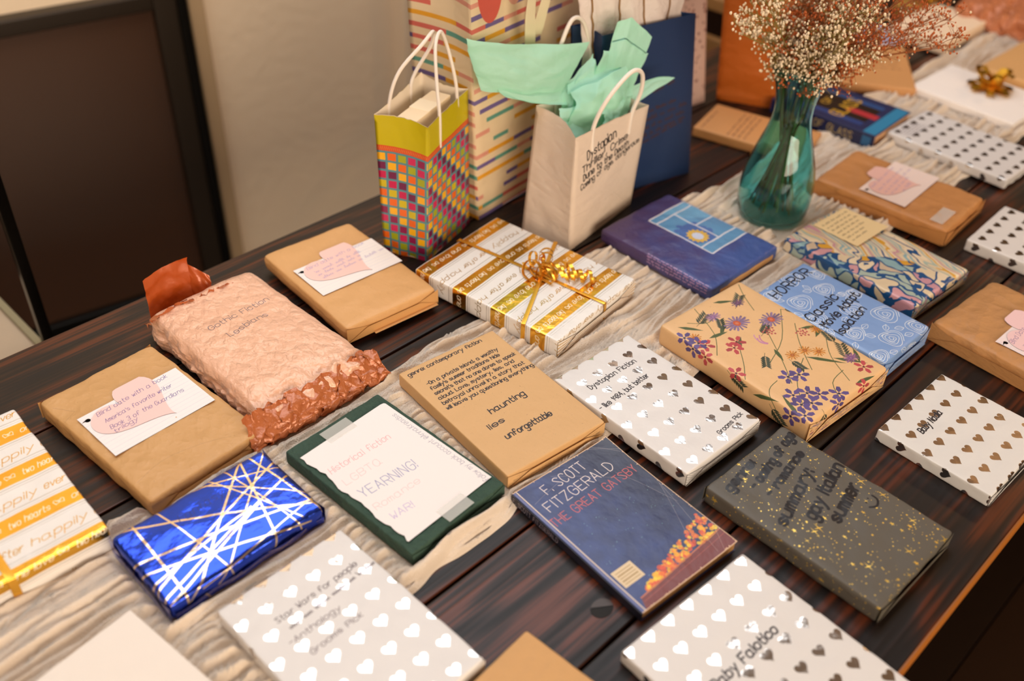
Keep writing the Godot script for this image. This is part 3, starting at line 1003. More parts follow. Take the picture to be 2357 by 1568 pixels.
	wrapped("wrapped_book", "white silver-heart wrapped book with small writing block, in front of the gold-bowed white parcel", 1.659, -0.523, -2.5, 0.137, 0.220, 0.017, 0.004, hm, 0.003, soft(0.137, 0.22, 0.0006, 30.0, 0.0005, 11), Vector3i(16, 4, 22))
	gold_parcels()
	paperback()
	floral()
	starry()
	# plain white book in the near left corner of the view
	var pw := plain(Color("ece2d8"), 0.5, 0.0, N.paper, 0.12)
	o = thing("plain_book", "plain cream white book on the runner, in front of the striped gift at left edge", "book", Vector3(0.102, TY + 0.005, -0.514), 6.9)
	part("cover", box(0.150, 0.002, 0.210, 0.0008), pw, o, Vector3(0, 0.012, 0))
	part("cover", box(0.150, 0.002, 0.210, 0.0008), pw, o)
	part("pages", box(0.146, 0.0104, 0.206, 0.001), plain(Color("e3d3bd"), 0.8), o, Vector3(-0.001, 0.0018, 0))
	# kraft corner at the bottom edge of the view
	wrapped("wrapped_book", "kraft paper wrapped book of which only a corner shows, in front of the bare planks", 0.352, -0.255, 4.0, 0.140, 0.200, 0.018, 0.0, M.kraft_plain, 0.003, soft(0.14, 0.2, 0.0006, 30.0, 0.0005, 12), Vector3i(10, 3, 14))

func copper_parcel() -> void:
	var c := plain(Color("d98f66"), 0.34, 0.1, N.facet, 0.9)
	c.uv1_scale = Vector3(1.4, 2.0, 1)
	c.backlight_enabled = true
	c.backlight = Color(0.25, 0.1, 0.05)
	c.rim_enabled = true
	c.rim = 0.5
	c.clearcoat_enabled = true
	c.clearcoat = 0.35
	c.clearcoat_roughness = 0.3
	var W := 0.148
	var D := 0.245
	var cv := Cv.make(W * 1000, D * 1000, 40, 3.0, Color("e8b596"))
	cv.text("Gothic Fiction", Vector2(-38, -38), Vector2(50, -44), 9.0, 0.9, Color("6d5a63"), 0.1, 0.3)
	cv.text("Lesbians", Vector2(-28, -12), Vector2(30, -18), 9.0, 0.9, Color("6d5a63"), 0.1, 0.3)
	c.albedo_color = Color.WHITE
	c.albedo_texture = cv.tex()
	c.uv1_scale = Vector3.ONE
	var warp := func(s: Vector3, n: Vector3) -> Vector3:
		var a := nz.get_noise_3dv(s * Vector3(16, 16, 12)) * 0.0022 + ridge.get_noise_3dv(s * Vector3(30, 20, 14) + Vector3(9, 3, 1)) * 0.0005
		var endf := smoothstep(D / 2 - 0.045, D / 2, s.z)
		var side := smoothstep(0.2, 0.9, 1.0 - n.y)
		a += endf * (ridge.get_noise_3dv(s * Vector3(24, 22, 24)) * 0.006 + nz.get_noise_3dv(s * 18.0) * 0.006)
		a += side * (ridge.get_noise_3dv(s * Vector3(34, 40, 26) + Vector3(5, 5, 5)) * 0.004)
		var q := s + n * a
		q.y += 0.004 * maxf(n.y, 0) * (1.0 - pow(2 * s.x / W, 2)) - endf * 0.010 * maxf(n.y, 0.0)
		if s.y < 0:
			q += Vector3(n.x, 0, n.z) * 0.004 * (0.5 + nz.get_noise_3dv(s * 40.0))
		return q
	var o := wrapped("tissue_parcel", "crumpled copper tissue paper parcel with two handwritten words", 0.465, -0.869, 0.7, W, D, 0.040, 0.001, c, 0.010, warp, Vector3i(64, 20, 96), "", "tissue_wrapping")
	# the bunched end: folds of tissue gathered below the near edge
	var cs := plain(Color("b8683c"), 0.26, 0.15, N.facet, 1.0, 6.0)
	cs.clearcoat_enabled = true
	cs.clearcoat = 0.4
	cs.clearcoat_roughness = 0.25
	cs.backlight_enabled = true
	cs.backlight = Color(0.3, 0.1, 0.04)
	for i in 6:
		var sd := float(i) * 7.3
		var x0: float = [-0.074, -0.05, -0.018, 0.02, 0.048, 0.068][i]
		var wd: float = [0.05, 0.055, 0.06, 0.055, 0.05, 0.034][i]
		var f := func(u: float, v: float) -> Vector3:
			var p := Vector3(x0 + (u - 0.5) * wd * (1.0 + 0.3 * v), lerpf(0.036, 0.001, v), D / 2 - 0.012 + 0.024 * sin(v * 2.4) + 0.004 * v)
			p += Vector3(nz.get_noise_3d(u * 2.5 + sd, v * 2.5, 0) * 0.010, ridge.get_noise_3d(u * 1.4 + sd, v * 1.6, 4) * 0.006, ridge.get_noise_3d(u * 1.7, v * 1.3 + sd, 8) * 0.009)
			p.y = maxf(p.y, 0.0004)
			return p
		part("gathered_fold", sheet(22, 18, f, true), cs, o)
	# crumpled neck at the far left and the glossy orange flap standing up from it
	for i in 3:
		var sd := 40.0 + i * 5.0
		var f2 := func(u: float, v: float) -> Vector3:
			var p := Vector3(-0.05 + i * 0.034 + (u - 0.5) * 0.055, 0.012 + 0.028 * (1 - v), -D / 2 + 0.012 - 0.026 * v)
			p += Vector3(nz.get_noise_3d(u * 2.5 + sd, v * 2.5, 0), ridge.get_noise_3d(u * 2.2 + sd, v * 2.6, 4), ridge.get_noise_3d(u * 3.0, v * 2.0 + sd, 8)) * 0.009
			return p
		part("gathered_fold", sheet(16, 12, f2), cs, o)
	var fm := plain(Color("b9541a"), 0.22, 0.1, N.paper, 0.6, 8.0)
	fm.clearcoat_enabled = true
	fm.clearcoat = 0.6
	fm.backlight_enabled = true
	fm.backlight = Color(0.5, 0.16, 0.03)
	var fl := func(u: float, v: float) -> Vector3:
		return Vector3(-0.066 + 0.064 * u + 0.006 * v, 0.012 + 0.058 * v + 0.006 * u * v, -D / 2 - 0.016 - 0.012 * sin(u * 2.6) * (1 - v * 0.5) - 0.010 * v + nz.get_noise_2d(u * 3, v * 3) * 0.004)
	part("standing_flap", sheet(14, 12, fl), fm, o, Vector3.ZERO, Vector3.ZERO, "glossy orange flap standing up at the back")
	var fl2 := func(u: float, v: float) -> Vector3:
		return Vector3(-0.002 + 0.020 * u + 0.004 * v, 0.016 + 0.050 * v * (1 - 0.4 * u), -D / 2 - 0.024 + 0.020 * u - 0.008 * v + nz.get_noise_2d(u * 3 + 9, v * 3) * 0.004)
	part("standing_flap", sheet(8, 10, fl2), fm, o)

func gold_parcels() -> void:
	# the gift with a curled ribbon
	var cv := stripes_cv(177, 240, 26, -116.0, true)
	var gm := printed(cv, 0.3, N.paper, 0.3)
	var o := wrapped("ribboned_gift", "white and gold striped gift tied with curled gold ribbon", 0.808, -0.748, 6.8, 0.177, 0.240, 0.028, 0.003, gm, 0.003, soft(0.177, 0.24, 0.0007, 20.0, 0.0015, 20), Vector3i(24, 5, 32))
	o.set_meta("category", "gift")
	end_folds(o, 0.177, 0.028, 0.24, gm, "z", 1.0)
	var rb := plain(Color("eeb545"), 0.24, 0.85)
	# two ribbons crossing under the knot, each following the parcel down both sides
	for q in [[Vector2(4, -120.5), Vector2(14, 120.5)], [Vector2(-89, 66), Vector2(89, -14)]]:
		var a: Vector2 = q[0] * MM
		var b: Vector2 = q[1] * MM
		var out := (b - a).normalized() * 0.0012
		var pts := []
		var fc := []
		var dn := Vector3(a.x - b.x, 0, a.y - b.y).normalized()
		for i in 5:
			pts.append(Vector3(a.x - out.x, 0.0045 + i * 0.006, a.y - out.y))
			fc.append(dn)
		for i in 13:
			var t := i / 12.0
			pts.append(Vector3(lerpf(a.x, b.x, t), 0.0296 + 0.0014 * sin(t * PI), lerpf(a.y, b.y, t)))
			fc.append(Vector3.UP)
		for i in 5:
			pts.append(Vector3(b.x + out.x, 0.0285 - i * 0.006, b.y + out.y))
			fc.append(-dn)
		part("ribbon", band(pts, fc, 0.0055), rb, o)
	for i in 9:
		var c0 := Vector3([0.014, 0.004, 0.022, 0.016, 0.032, 0.030, 0.008, 0.040, 0.024][i], [0.046, 0.038, 0.040, 0.036, 0.038, 0.04, 0.036, 0.036, 0.05][i], [0.004, 0.012, 0.02, 0.034, 0.05, 0.066, 0.03, 0.074, 0.016][i])
		var rr := 0.011 + 0.004 * sin(i * 2.3)
		var axv := Vector3(sin(i * 1.7), 0.35 * cos(i * 2.9), cos(i * 1.3)).normalized()
		var e1 := axv.cross(Vector3.UP).normalized()
		var e2 := axv.cross(e1)
		var pts := []
		var fc := []
		for k in 44:
			var a := k / 43.0 * TAU * 1.7 + i
			var rad := e1 * cos(a) + e2 * sin(a)
			var p := c0 + rad * rr + axv * (k / 43.0 - 0.5) * 0.022
			p.y = maxf(p.y, 0.0315)
			pts.append(p)
			fc.append(rad)
		part("ribbon_curl", band(pts, fc, 0.0046), rb, o)
	# gold striped parcel at the left edge
	cv = stripes_cv(160, 226, 36, -88.0, false)
	gm = printed(cv, 0.3, N.paper, 0.3)
	o = wrapped("striped_gift", "white and gold striped gift at the left edge, beside the blue foil parcel", 0.112, -0.832, -1.7, 0.168, 0.226, 0.034, 0.002, gm, 0.003, soft(0.168, 0.226, 0.0012, 20.0, 0.001, 22), Vector3i(24, 5, 32))
	o.set_meta("category", "gift")
	var pts := []
	var fc := []
	for i in 13:
		pts.append(Vector3(-0.0105, 0.0352 + 0.0012 * sin(i / 12.0 * PI), lerpf(-0.112, 0.1135, i / 12.0)))
		fc.append(Vector3.UP)
	for i in 5:
		pts.append(Vector3(-0.0105, 0.034 - i * 0.008, 0.1150))
		fc.append(Vector3.BACK)
	part("ribbon", band(pts, fc, 0.008), rb, o)

func paperback() -> void:
	# dark blue paperback; its cover picture is a plain night-blue stand-in with an orange glow along the bottom
	var cv := Cv.make(138, 193, 4, 5.0, Color("27305e"))
	var r := RandomNumberGenerator.new()
	r.seed = 4
	for y in cv.im.get_height():
		for x in cv.im.get_width():
			var p := Vector2(x, y) / cv.k + cv.o
			var n := nz.get_noise_2d(p.x * 0.03, p.y * 0.03)
			var c := Color("222a55").lerp(Color("34447e"), clampf(0.5 - p.x / 150.0 + n * 0.5 + p.y / 500.0, 0, 1))
			c = c.lerp(Color("2b2c38"), clampf(p.x / 130.0 - p.y / 400.0 - 0.1, 0, 0.8))
			cv.im.set_pixel(x, y, c)
	# glow of plain blurred lights rising to the right
	for i in 260:
		var t := r.randf()
		var p := Vector2(-46 + 112 * t, 82 - r.randf() * (4 + 34 * t))
		var c: Color = [Color("f2b01e"), Color("f6cf2a"), Color("e8772c"), Color("d9502e")][r.randi() % 4]
		cv.disc(p, r.randf_range(0.8, 3.4), Color(c, 0.85))
	for i in 70:
		cv.disc(Vector2(r.randf_range(-64, 66), r.randf_range(-20, 70)), r.randf_range(0.2, 0.5), Color("7fb3b8"))
	cv.poly([Vector2(-64, 97), Vector2(69, 97), Vector2(69, 74), Vector2(-58, 84)], Color("74302c"))
	cv.line(Vector2(-58, 83), Vector2(69, 73), 1.4, Color("c46a3a"))
	cv.line(Vector2(-58, 88), Vector2(69, 80), 0.8, Color("97473a"))
	# lettering
	cv.text("F. SCOTT", Vector2(-40, -72), Vector2(20, -75), 13, 0.9, Color("ecdcd6"), 0, 0.0)
	cv.text("FITZGERALD", Vector2(-54, -52), Vector2(44, -56), 13, 0.9, Color("ecdcd6"), 0, 0.0)
	cv.text("THE GREAT GATSBY", Vector2(-64, -33), Vector2(62, -38), 11, 0.9, Color("cf5a58"), 0, 0.0)
	# small printed notice, worn edges and creases
	cv.rect(Vector2(-61, 44), Vector2(-34, 66), Color("d9c29c"))
	for i in 5:
		cv.line(Vector2(-58, 48 + i * 3.6), Vector2(-37, 48 + i * 3.6), 1.6 if i % 2 else 0.8, Color("a98a58"))
	cv.line(Vector2(-64.5, -97), Vector2(-64.5, 97), 1.4, Color("d7c4b4"))
	cv.line(Vector2(-67, -97), Vector2(-67, 97), 2.6, Color("5f6598"))
	for e in [[Vector2(-69, -96.0), Vector2(69, -96.0)], [Vector2(68.6, -96), Vector2(68.6, 96)], [Vector2(-69, 96), Vector2(69, 96)]]:
		cv.line(e[0], e[1], 1.3, Color("d9b795"))
		for i in 60:
			cv.disc(e[0].lerp(e[1], r.randf()) + Vector2(r.randf_range(-1.5, 1.5), r.randf_range(-1.5, 1.5)), r.randf_range(0.2, 0.8), Color("d9b795"))
	for cr in [[38, -96, 69, -72], [44, -96, 66, -70], [68, -20, 44, 92], [66, -10, 30, 70], [40, -50, 62, 20], [-20, -90, 40, -40], [-60, -70, -20, -78], [69, 60, 50, 96]]:
		var a := Vector2(cr[0], cr[1])
		var b := Vector2(cr[2], cr[3])
		cv.curve([a, a.lerp(b, 0.4) + Vector2(1.2, -0.8), b], 0.35, Color(Color("b9a9a2"), 0.7))
	var pm := printed(cv, 0.33, N.paper, 0.35)
	var o := thing("paperback_book", "worn dark blue paperback with creased corners and an orange glow along its lower edge", "book", Vector3(0.587, TY + 0.0005, -0.388), -5.0)
	part("cover", parcel(0.138, 0.0008, 0.193, 0.0003, Vector3i(14, 1, 20), func(s, n): return s + Vector3(0, 0.004 * pow(maxf(0.0, (s.x + s.z * 0.4 - 0.05) / 0.06), 2) * 0.5 + 0.0022 * smoothstep(0.055, 0.069, s.x) * smoothstep(-0.05, -0.0965, s.z), 0), 0.004), pm, o, Vector3(0, 0.0118, 0), Vector3.ZERO, "dark blue cover with worn edges")
	part("back_cover", box(0.138, 0.0008, 0.193, 0.0003), plain(Color("30345c"), 0.4), o)
	part("pages", parcel(0.134, 0.0110, 0.190, 0.0006, Vector3i(2, 8, 2)), plain(Color("b98a55"), 0.8, 0.0, N.paper, 0.4, 9.0), o, Vector3(0.001, 0.0008, 0))
	var sv := Cv.make(193, 11, 0, 6.0, Color("1d1c2b"))
	sv.text("F. SCOTT FITZGERALD", Vector2(-92, 2.5), Vector2(-22, 2.5), 5, 0.5, Color("9d94a0"), 0, 0.0)
	part("spine", box(0.193, 0.0012, 0.0115, 0.0005), printed(sv, 0.4), o, Vector3(-0.0690, 0.0062, 0), Vector3(PI / 2, -PI / 2, 0))

func starry() -> void:
	var cv := Cv.make(143, 210, 23, 3.6, Color("5a554d"), 0.5, 0.0)
	var r := RandomNumberGenerator.new()
	r.seed = 12
	var gold := Color("ffd768")
	for i in 760:
		var p := Vector2(r.randf_range(-94, 94), r.randf_range(-128, 128))
		cv.disc(p, r.randf_range(0.35, 1.05) * (1.25 if r.randf() < 0.15 else 0.8), gold, FLECK_M)
	for i in 64:
		var p := Vector2(r.randf_range(-90, 90), r.randf_range(-124, 124))
		var R := r.randf_range(2.2, 4.0) if i > 12 else r.randf_range(5.0, 7.5)
		var n := 5 if i > 24 else 4
		var pts := []
		for k in n * 2:
			pts.append(p + Vector2.from_angle(TAU * k / (n * 2) + 0.3) * (R if k % 2 == 0 else R * (0.42 if n == 5 else 0.16)) * Vector2(0.8, 1.2))
		cv.poly(pts, gold, FLECK_M)
	var ink := Color("141013")
	var mk := Color(0, 0.35, 0)
	for l in [["genre:", -57, -82, -3, -90, 10], ["- coming of age", -33, -66, 68, -86, 10], ["- romance", -30, -49, 50, -62, 9.5], ["summary:", -54, -15, 34, -40, 13], ["gay Italian", -24, 0, 66, -22, 13], ["summer", -8, 20, 52, 6, 14]]:
		cv.text(l[0], Vector2(l[1], l[2]), Vector2(l[3], l[4]), l[5], 3.3, ink, 0.1, 0.2, mk)
	cv.disc(Vector2(38, 23), 1.1, ink)
	cv.disc(Vector2(44, 21), 1.1, ink)
	cv.curve([Vector2(35, 29), Vector2(42, 33), Vector2(50, 29), Vector2(51, 22)], 2.5, ink, mk)
	var m := printed(cv, 0.5, N.paper, 0.3)
	var o := wrapped("wrapped_book", "dark grey wrapped book scattered with gold stars and lettered in black", 0.746, -0.243, -1.5, 0.143, 0.210, 0.023, 0.0, m, 0.004, soft(0.143, 0.21, 0.0012, 24.0, 0.0006, 14))
	end_folds(o, 0.143, 0.023, 0.21, m, "z", 1.0)
	end_folds(o, 0.143, 0.023, 0.21, m, "z", -1.0)

# ---- printed flowers
func leaf(cv: Cv, p: Vector2, a: float, l: float, wd: float, c: Color) -> void:
	var e := Vector2.from_angle(a)
	var s := e.orthogonal() * wd
	cv.poly([p, p + e * l * 0.3 + s * 0.8, p + e * l * 0.6 + s * 0.7, p + e * l, p + e * l * 0.6 - s * 0.6, p + e * l * 0.3 - s * 0.8], c)
	cv.line(p, p + e * l * 0.9, 0.25, c.darkened(0.3))

func sprig(cv: Cv, p: Vector2, a: float, l: float, c: Color) -> void:
	cv.curve([p, p + Vector2.from_angle(a + 0.1) * l * 0.5, p + Vector2.from_angle(a) * l], 0.45, c.darkened(0.2))
	for i in 6:
		var q := p + Vector2.from_angle(a) * l * (0.25 + 0.13 * i)
		leaf(cv, q, a + 0.75, l * 0.36, 1.9, c)
		leaf(cv, q, a - 0.75, l * 0.36, 1.9, c.lightened(0.08))

func daisy(cv: Cv, p: Vector2, R: float, n: int, c: Color, mid: Color, sq := 0.7) -> void:
	for i in n:
		var d := Vector2.from_angle(TAU * i / n + 0.1 * (i % 3)) * Vector2(1, sq)
		cv.line(p + d * R * 0.2, p + d * R * (0.86 + 0.14 * (i % 2)), R * 0.13, c.darkened(0.12 * (i % 3)))
	cv.disc(p, R * 0.26, mid)
	cv.disc(p, R * 0.12, mid.lightened(0.2))

func phlox(cv: Cv, p: Vector2, R: float, c: Color, rot := 0.0) -> void:
	for i in 5:
		var d := Vector2.from_angle(TAU * i / 5 + rot)
		var s := d.orthogonal()
		cv.poly([p + d * R * 0.15, p + d * R * 0.55 + s * R * 0.26, p + d * R + s * R * 0.16, p + d * R - s * R * 0.16, p + d * R * 0.55 - s * R * 0.26], c.darkened(0.1 * (i % 2)))
	cv.disc(p, R * 0.14, c.darkened(0.5))

func floral() -> void:
	var cv := kraft_cv(160, 232, 31, Color("e0b684"), 15, 4.0)
	var g := Color("4d5a34")
	var gd := Color("343d2c")
	var vio := Color("5c4a86")
	var mau := Color("8f7398")
	var red := Color("b8444a")
	var org := Color("d8892c")
	# stems first, then heads; the pattern runs over the edges as printed paper does
	for q in [[-40, 60, -10, 20, 30, -40], [-70, -30, -40, -60, -20, -110], [-30, 20, 20, 0, 70, -40], [0, 60, 30, 20, 60, -10], [-60, 90, -30, 60, 10, 40], [20, 100, 40, 60, 66, 34], [-78, 20, -56, 0, -30, -30], [40, -60, 56, -90, 70, -110],
			[-20, 118, 0, 90, 30, 84], [-92, 70, -70, 50, -50, 46], [-50, -96, -30, -80, -10, -84]]:
		cv.curve([Vector2(q[0], q[1]), Vector2(q[2], q[3]), Vector2(q[4], q[5])], 0.9, g)
	for q in [[-66, -98, 0.9, 26], [10, -104, 0.5, 24], [-14, -66, 2.6, 22], [-52, -58, 0.2, 24], [-40, -20, -0.6, 22], [14, 40, 0.9, 40], [40, 62, 0.9, 34], [56, 0, 0.5, 30], [58, 24, -0.4, 26], [-4, 6, 2.0, 20], [-92, 36, 1.2, 30], [-80, 100, -1.2, 30], [22, 108, 0.2, 26], [60, 88, -0.9, 24]]:
		leaf(cv, Vector2(q[0], q[1]), q[2], q[3] * 1.25, 3.6, gd if int(q[0]) % 2 else g)
	for q in [[-46, -84, -0.3, 24], [-28, -54, -0.9, 20], [24, -78, -0.5, 24], [50, 78, -0.9, 26], [66, 50, -1.2, 22], [-20, 4, 2.4, 20], [-6, 30, 1.6, 18], [-82, -6, 1.9, 22], [-50, 110, 1.7, 26], [-90, 60, 2.2, 22], [4, -20, -0.4, 20], [70, -40, 0.7, 18]]:
		sprig(cv, Vector2(q[0], q[1]), q[2], q[3] * 1.3, gd)
	daisy(cv, Vector2(0, -56), 20, 26, mau, Color("c0562c"))
	daisy(cv, Vector2(42, -34), 19, 24, mau, Color("c0562c"))
	daisy(cv, Vector2(36, -84), 11, 14, Color("7a5577"), Color("6a3f60"))
	daisy(cv, Vector2(-14, -84), 12, 20, Color("a37aa0"), Color("8a5f8a"))
	daisy(cv, Vector2(58, 76), 12, 20, Color("93608f"), Color("7a4d7a"))
	for q in [[4, 28], [24, 32], [36, 44], [-66, -70], [72, 14]]:
		daisy(cv, Vector2(q[0], q[1]), 10, 18, org, Color("a85a1c"), 0.85)
	for q in [[-66, -52], [-42, -26], [-30, -32], [-78, 6], [56, 96], [-84, -40], [28, 118]]:
		phlox(cv, Vector2(q[0], q[1]), 12, red, q[0] * 0.1)
	for q in [[-76, -78], [-84, -60], [-70, -60], [-20, 56], [-34, 50], [-56, 74], [-40, 82], [-62, 90], [-50, 96], [-30, 92], [-74, 104], [-88, 90], [-10, 106], [-24, 118]]:
		phlox(cv, Vector2(q[0], q[1]), 12.5, vio.lightened(0.12 if int(q[1]) % 2 else 0.0), q[1] * 0.1)
	for q in [[20, -20], [52, 8]]:
		for i in 14:
			var d := Vector2.from_angle(i * 2.4) * (2.0 + i * 0.55)
			cv.disc(Vector2(q[0], q[1]) + d, 1.4, red.darkened(0.15 * (i % 2)))
	for i in 60:
		var t := (i % 20) / 20.0
		cv.disc(Vector2(-2, -12) + Vector2(-16 * t + 18 * t * t, 6 - 18 * t) + Vector2.from_angle(i * 2.1) * (1.0 + 3.2 * t), 0.9, Color("b9729a").lightened(0.1 * (i % 3)))
	var m := printed(cv, 0.5, N.paper, 0.25)
	var o := wrapped("wrapped_book", "thick kraft wrapped book printed with wild flowers", 0.923, -0.431, -4.4, 0.158, 0.232, 0.031, 0.002, m, 0.005, soft(0.158, 0.232, 0.0005, 20.0, 0.0006, 30))
	end_folds(o, 0.158, 0.031, 0.232, m, "z", 1.0)
	# pale blue paper with white line roses
	cv = Cv.make(112, 192, 30, 4.0, Color("7f9fd2"))
	var wh := Color("eef0f2")
	for q in [[-44, -78, 14], [4, -84, 18], [-30, -44, 20], [20, -40, 17], [44, -66, 14], [-46, -8, 17], [8, 10, 18], [44, -8, 13], [34, 44, 22], [-34, 40, 16], [-6, 76, 19], [44, 86, 20], [-50, 84, 15], [-70, 20, 15], [66, 20, 16], [10, 112, 16], [-26, -110, 16], [62, -100, 14]]:
		var c := Vector2(q[0], q[1])
		for s in 3:
			var pts := []
			for i in 34:
				var a := i / 33.0 * TAU * 1.5 + s * 2.1
				pts.append(c + Vector2.from_angle(a) * Vector2(1, 0.9) * float(q[2]) * (0.10 + 0.30 * s + 0.24 * i / 33.0) * (1.0 + 0.12 * sin(a * 3.0 + s)))
			cv.stroke(pts, 0.7, wh)
		for l in 2:
			var a: float = q[0] * 0.37 + l * 2.6
			var e := Vector2.from_angle(a)
			var b := c + e * float(q[2]) * 1.05
			cv.curve([b, b + e * 6 + e.orthogonal() * 4, b + e * 13, b + e * 6 - e.orthogonal() * 4, b], 0.6, wh)
			cv.line(b, b + e * 11, 0.5, wh)
	var bk := Color("18151c")
	cv.text("HORROR", Vector2(-46, -70), Vector2(42, -74), 15, 2.1, bk, 0.1, 0.25)
	cv.text("Classic", Vector2(-52, -10), Vector2(20, -18), 14, 2.1, bk, 0.1, 0.25)
	cv.text("Movie Adapt.", Vector2(-50, 10), Vector2(48, -2), 12, 2.1, bk, 0.1, 0.25)
	cv.text("Isolation", Vector2(-48, 30), Vector2(24, 22), 12, 2.1, bk, 0.1, 0.25)
	m = printed(cv, 0.3, N.paper, 0.3)
	o = wrapped("wrapped_book", "pale blue wrapped book with white line roses and large black lettering", 1.057, -0.411, -1.4, 0.112, 0.192, 0.030, 0.002, m, 0.004, soft(0.112, 0.192, 0.0007, 24.0, 0.0005, 31))
	end_folds(o, 0.112, 0.03, 0.192, m, "z", 1.0)

func parcels_back() -> void:
	# navy and purple wrapped book with a printed window
	var cv := Cv.make(158, 201, 22, 3.0, Color("41407a"))
	for y in cv.im.get_height():
		for x in cv.im.get_width():
			var p := Vector2(x, y) / cv.k + cv.o
			var n := nz.get_noise_2d(p.x * 0.02, p.y * 0.02)
			cv.im.set_pixel(x, y, Color("4b3a66").lerp(Color("3f5596"), clampf(0.5 + p.y / 180.0 + p.x / 320.0 + n * 0.35, 0, 1)))
	var wa := Vector2(-9, -68)
	var wb := Vector2(75, 48)
	cv.rect(wa, wb, Color("5f93bd"))
	cv.poly([Vector2(20, -68), Vector2(75, -68), Vector2(75, -10), Vector2(44, -30)], Color("6fa6cb"))
	var fr := RandomNumberGenerator.new()
	fr.seed = 5
	for i in 40:
		cv.disc(Vector2(16, -2) + Vector2.from_angle(i * 0.4) * fr.randf_range(12, 26), 5, Color("4a6cab"))
	cv.disc(Vector2(14, 0), 24, Color("4a6cab"))
	var st := []
	for i in 28:
		st.append(Vector2(12, 6) + Vector2.from_angle(TAU * i / 28) * (18.0 if i % 2 else 14.0))
	cv.poly(st, Color("d9b04e"))
	st = []
	for i in 20:
		st.append(Vector2(12, 6) + Vector2.from_angle(TAU * i / 20) * (9.5 if i % 2 else 8.0))
	cv.poly(st, Color("c9cfe4"))
	var wl := Color("d9d6dd")
	for q in [[-9, -68, 75, -68], [75, -68, 75, 48], [75, 48, -9, 48], [-9, 48, -9, -68], [-9, -54, 75, -54], [-9, 28, 75, 28], [33, -54, 33, 28], [33, -14, 75, -14]]:
		cv.line(Vector2(q[0], q[1]), Vector2(q[2], q[3]), 2.4, wl)
	for i in 4:
		cv.scrib(Vector2(-76 - i * 4.6, 92), Vector2(-76 - i * 4.6, -16), 3.0, 0.6, Color("a783ac"), 60 + i)
	var m := printed(cv, 0.38, N.crease, 0.45)
	var o := wrapped("wrapped_book", "purple and navy wrapped book printed with a pale blue window, left of the vase", 1.054, -0.657, -0.5, 0.158, 0.201, 0.022, 0.004, m, 0.005, soft(0.158, 0.201, 0.0016, 26.0, 0.001, 40))
	var kl = M.kraft_plain
	part("book_inside", box(0.128, 0.010, 0.006, 0.002), kl, o, Vector3(0.004, 0.004, 0.0985), Vector3.ZERO, "brown inner paper showing at the open end")
	# marbled paper with a yellow note
	var mw := 139.0
	cv = Cv.make(mw, 215, 23, 3.0, Color("d9c6a8"))
	var cols := [Color("dcc8a8"), Color("a9b8ac"), Color("cf9aa0"), Color("1f4f83"), Color("d9a13a"), Color("e5d2b4"), Color("8fb0b6"), Color("cbb59c"), Color("c7939f"), Color("dfcaaa")]
	cell.cellular_return_type = FastNoiseLite.RETURN_DISTANCE2_SUB
	for y in cv.im.get_height():
		for x in cv.im.get_width():
			var p := Vector2(x, y) / cv.k + cv.o
			var u := p.y * 0.35 + p.x        # combed bands run across the page, pebbles fill the near left part
			var wv := Vector2(nz.get_noise_2d(p.x * 0.012, p.y * 0.012), nz.get_noise_2d(p.x * 0.012 + 50, p.y * 0.012)) * 26.0
			var q := p + wv
			var peb := clampf((-p.x + p.y * 0.55 - 8.0 + wv.x * 1.2) / 16.0, 0, 1)
			var v: float
			if peb > 0.5:
				v = cell.get_noise_2d(q.x * 0.052, q.y * 0.040)
				var edge: bool = v < -0.86 or nz.get_noise_2d(p.x * 0.03 + 9.0, p.y * 0.03) > 0.42
				cell.cellular_return_type = FastNoiseLite.RETURN_CELL_VALUE
				var id := int((cell.get_noise_2d(q.x * 0.052, q.y * 0.040) * 0.5 + 0.5) * 9.99)
				cell.cellular_return_type = FastNoiseLite.RETURN_DISTANCE2_SUB
				cv.im.set_pixel(x, y, Color("1f4f83") if edge else cols[[0, 1, 2, 5, 4, 6, 0, 8, 7, 1][id]])
			else:
				v = fposmod((p.x * 0.95 + p.y * 0.30) * 0.026 + nz.get_noise_2d(p.x * 0.02, p.y * 0.007) * 0.45, 1.0) * 16.0
				cv.im.set_pixel(x, y, cols[[0, 6, 0, 5, 3, 5, 9, 1, 0, 4, 5, 0, 8, 7, 0, 6][int(v) % 16]])
	m = printed(cv, 0.28, N.paper, 0.35)
	o = wrapped("wrapped_book", "glossy marbled paper wrapped book with a yellow note stuck on it", 1.223, -0.453, -4.0, 0.139, 0.215, 0.023, 0.002, m, 0.004, soft(0.139, 0.215, 0.0009, 24.0, 0.0006, 41))
	end_folds(o, 0.139, 0.023, 0.215, m, "z", 1.0)
	cv = Cv.make(80, 76, 0, 5.0, Color("eed3a0"))
	for i in 7:
		cv.scrib(Vector2(-32, -26 + i * 8.6), Vector2([34, 30, 34, 26, 30, 18, 10][i], -28 + i * 8.6), 4.0, 0.5, Color("8b7355"), 80 + i)
	part("yellow_note", sheet(10, 8, func(u, v): return Vector3(lerpf(-0.04, 0.04, u), 0.0006 + 0.004 * v * v * (0.4 + 0.6 * u), lerpf(-0.038, 0.038, v))), printed(cv, 0.7), o, Vector3(0.030, 0.0238, -0.062), Vector3.ZERO, "pale yellow sticky note with small writing")
	# kraft parcel with a heart card by the vase, a strip of tape at its end
	cv = kraft_cv(141, 220, 26, Color("bb8049"), 43)
	var km := printed(cv, 0.5, N.crease, 0.5)
	o = wrapped("wrapped_book", "brown kraft parcel with pink heart card and strip of tape, right of the glass vase", 1.414, -0.518, 2.5, 0.141, 0.220, 0.027, 0.003, km, 0.007, soft(0.141, 0.22, 0.0018, 26.0, 0.001, 43))
	end_folds(o, 0.141, 0.027, 0.22, km, "z", 1.0)
	end_folds(o, 0.141, 0.027, 0.22, km, "x", -1.0)
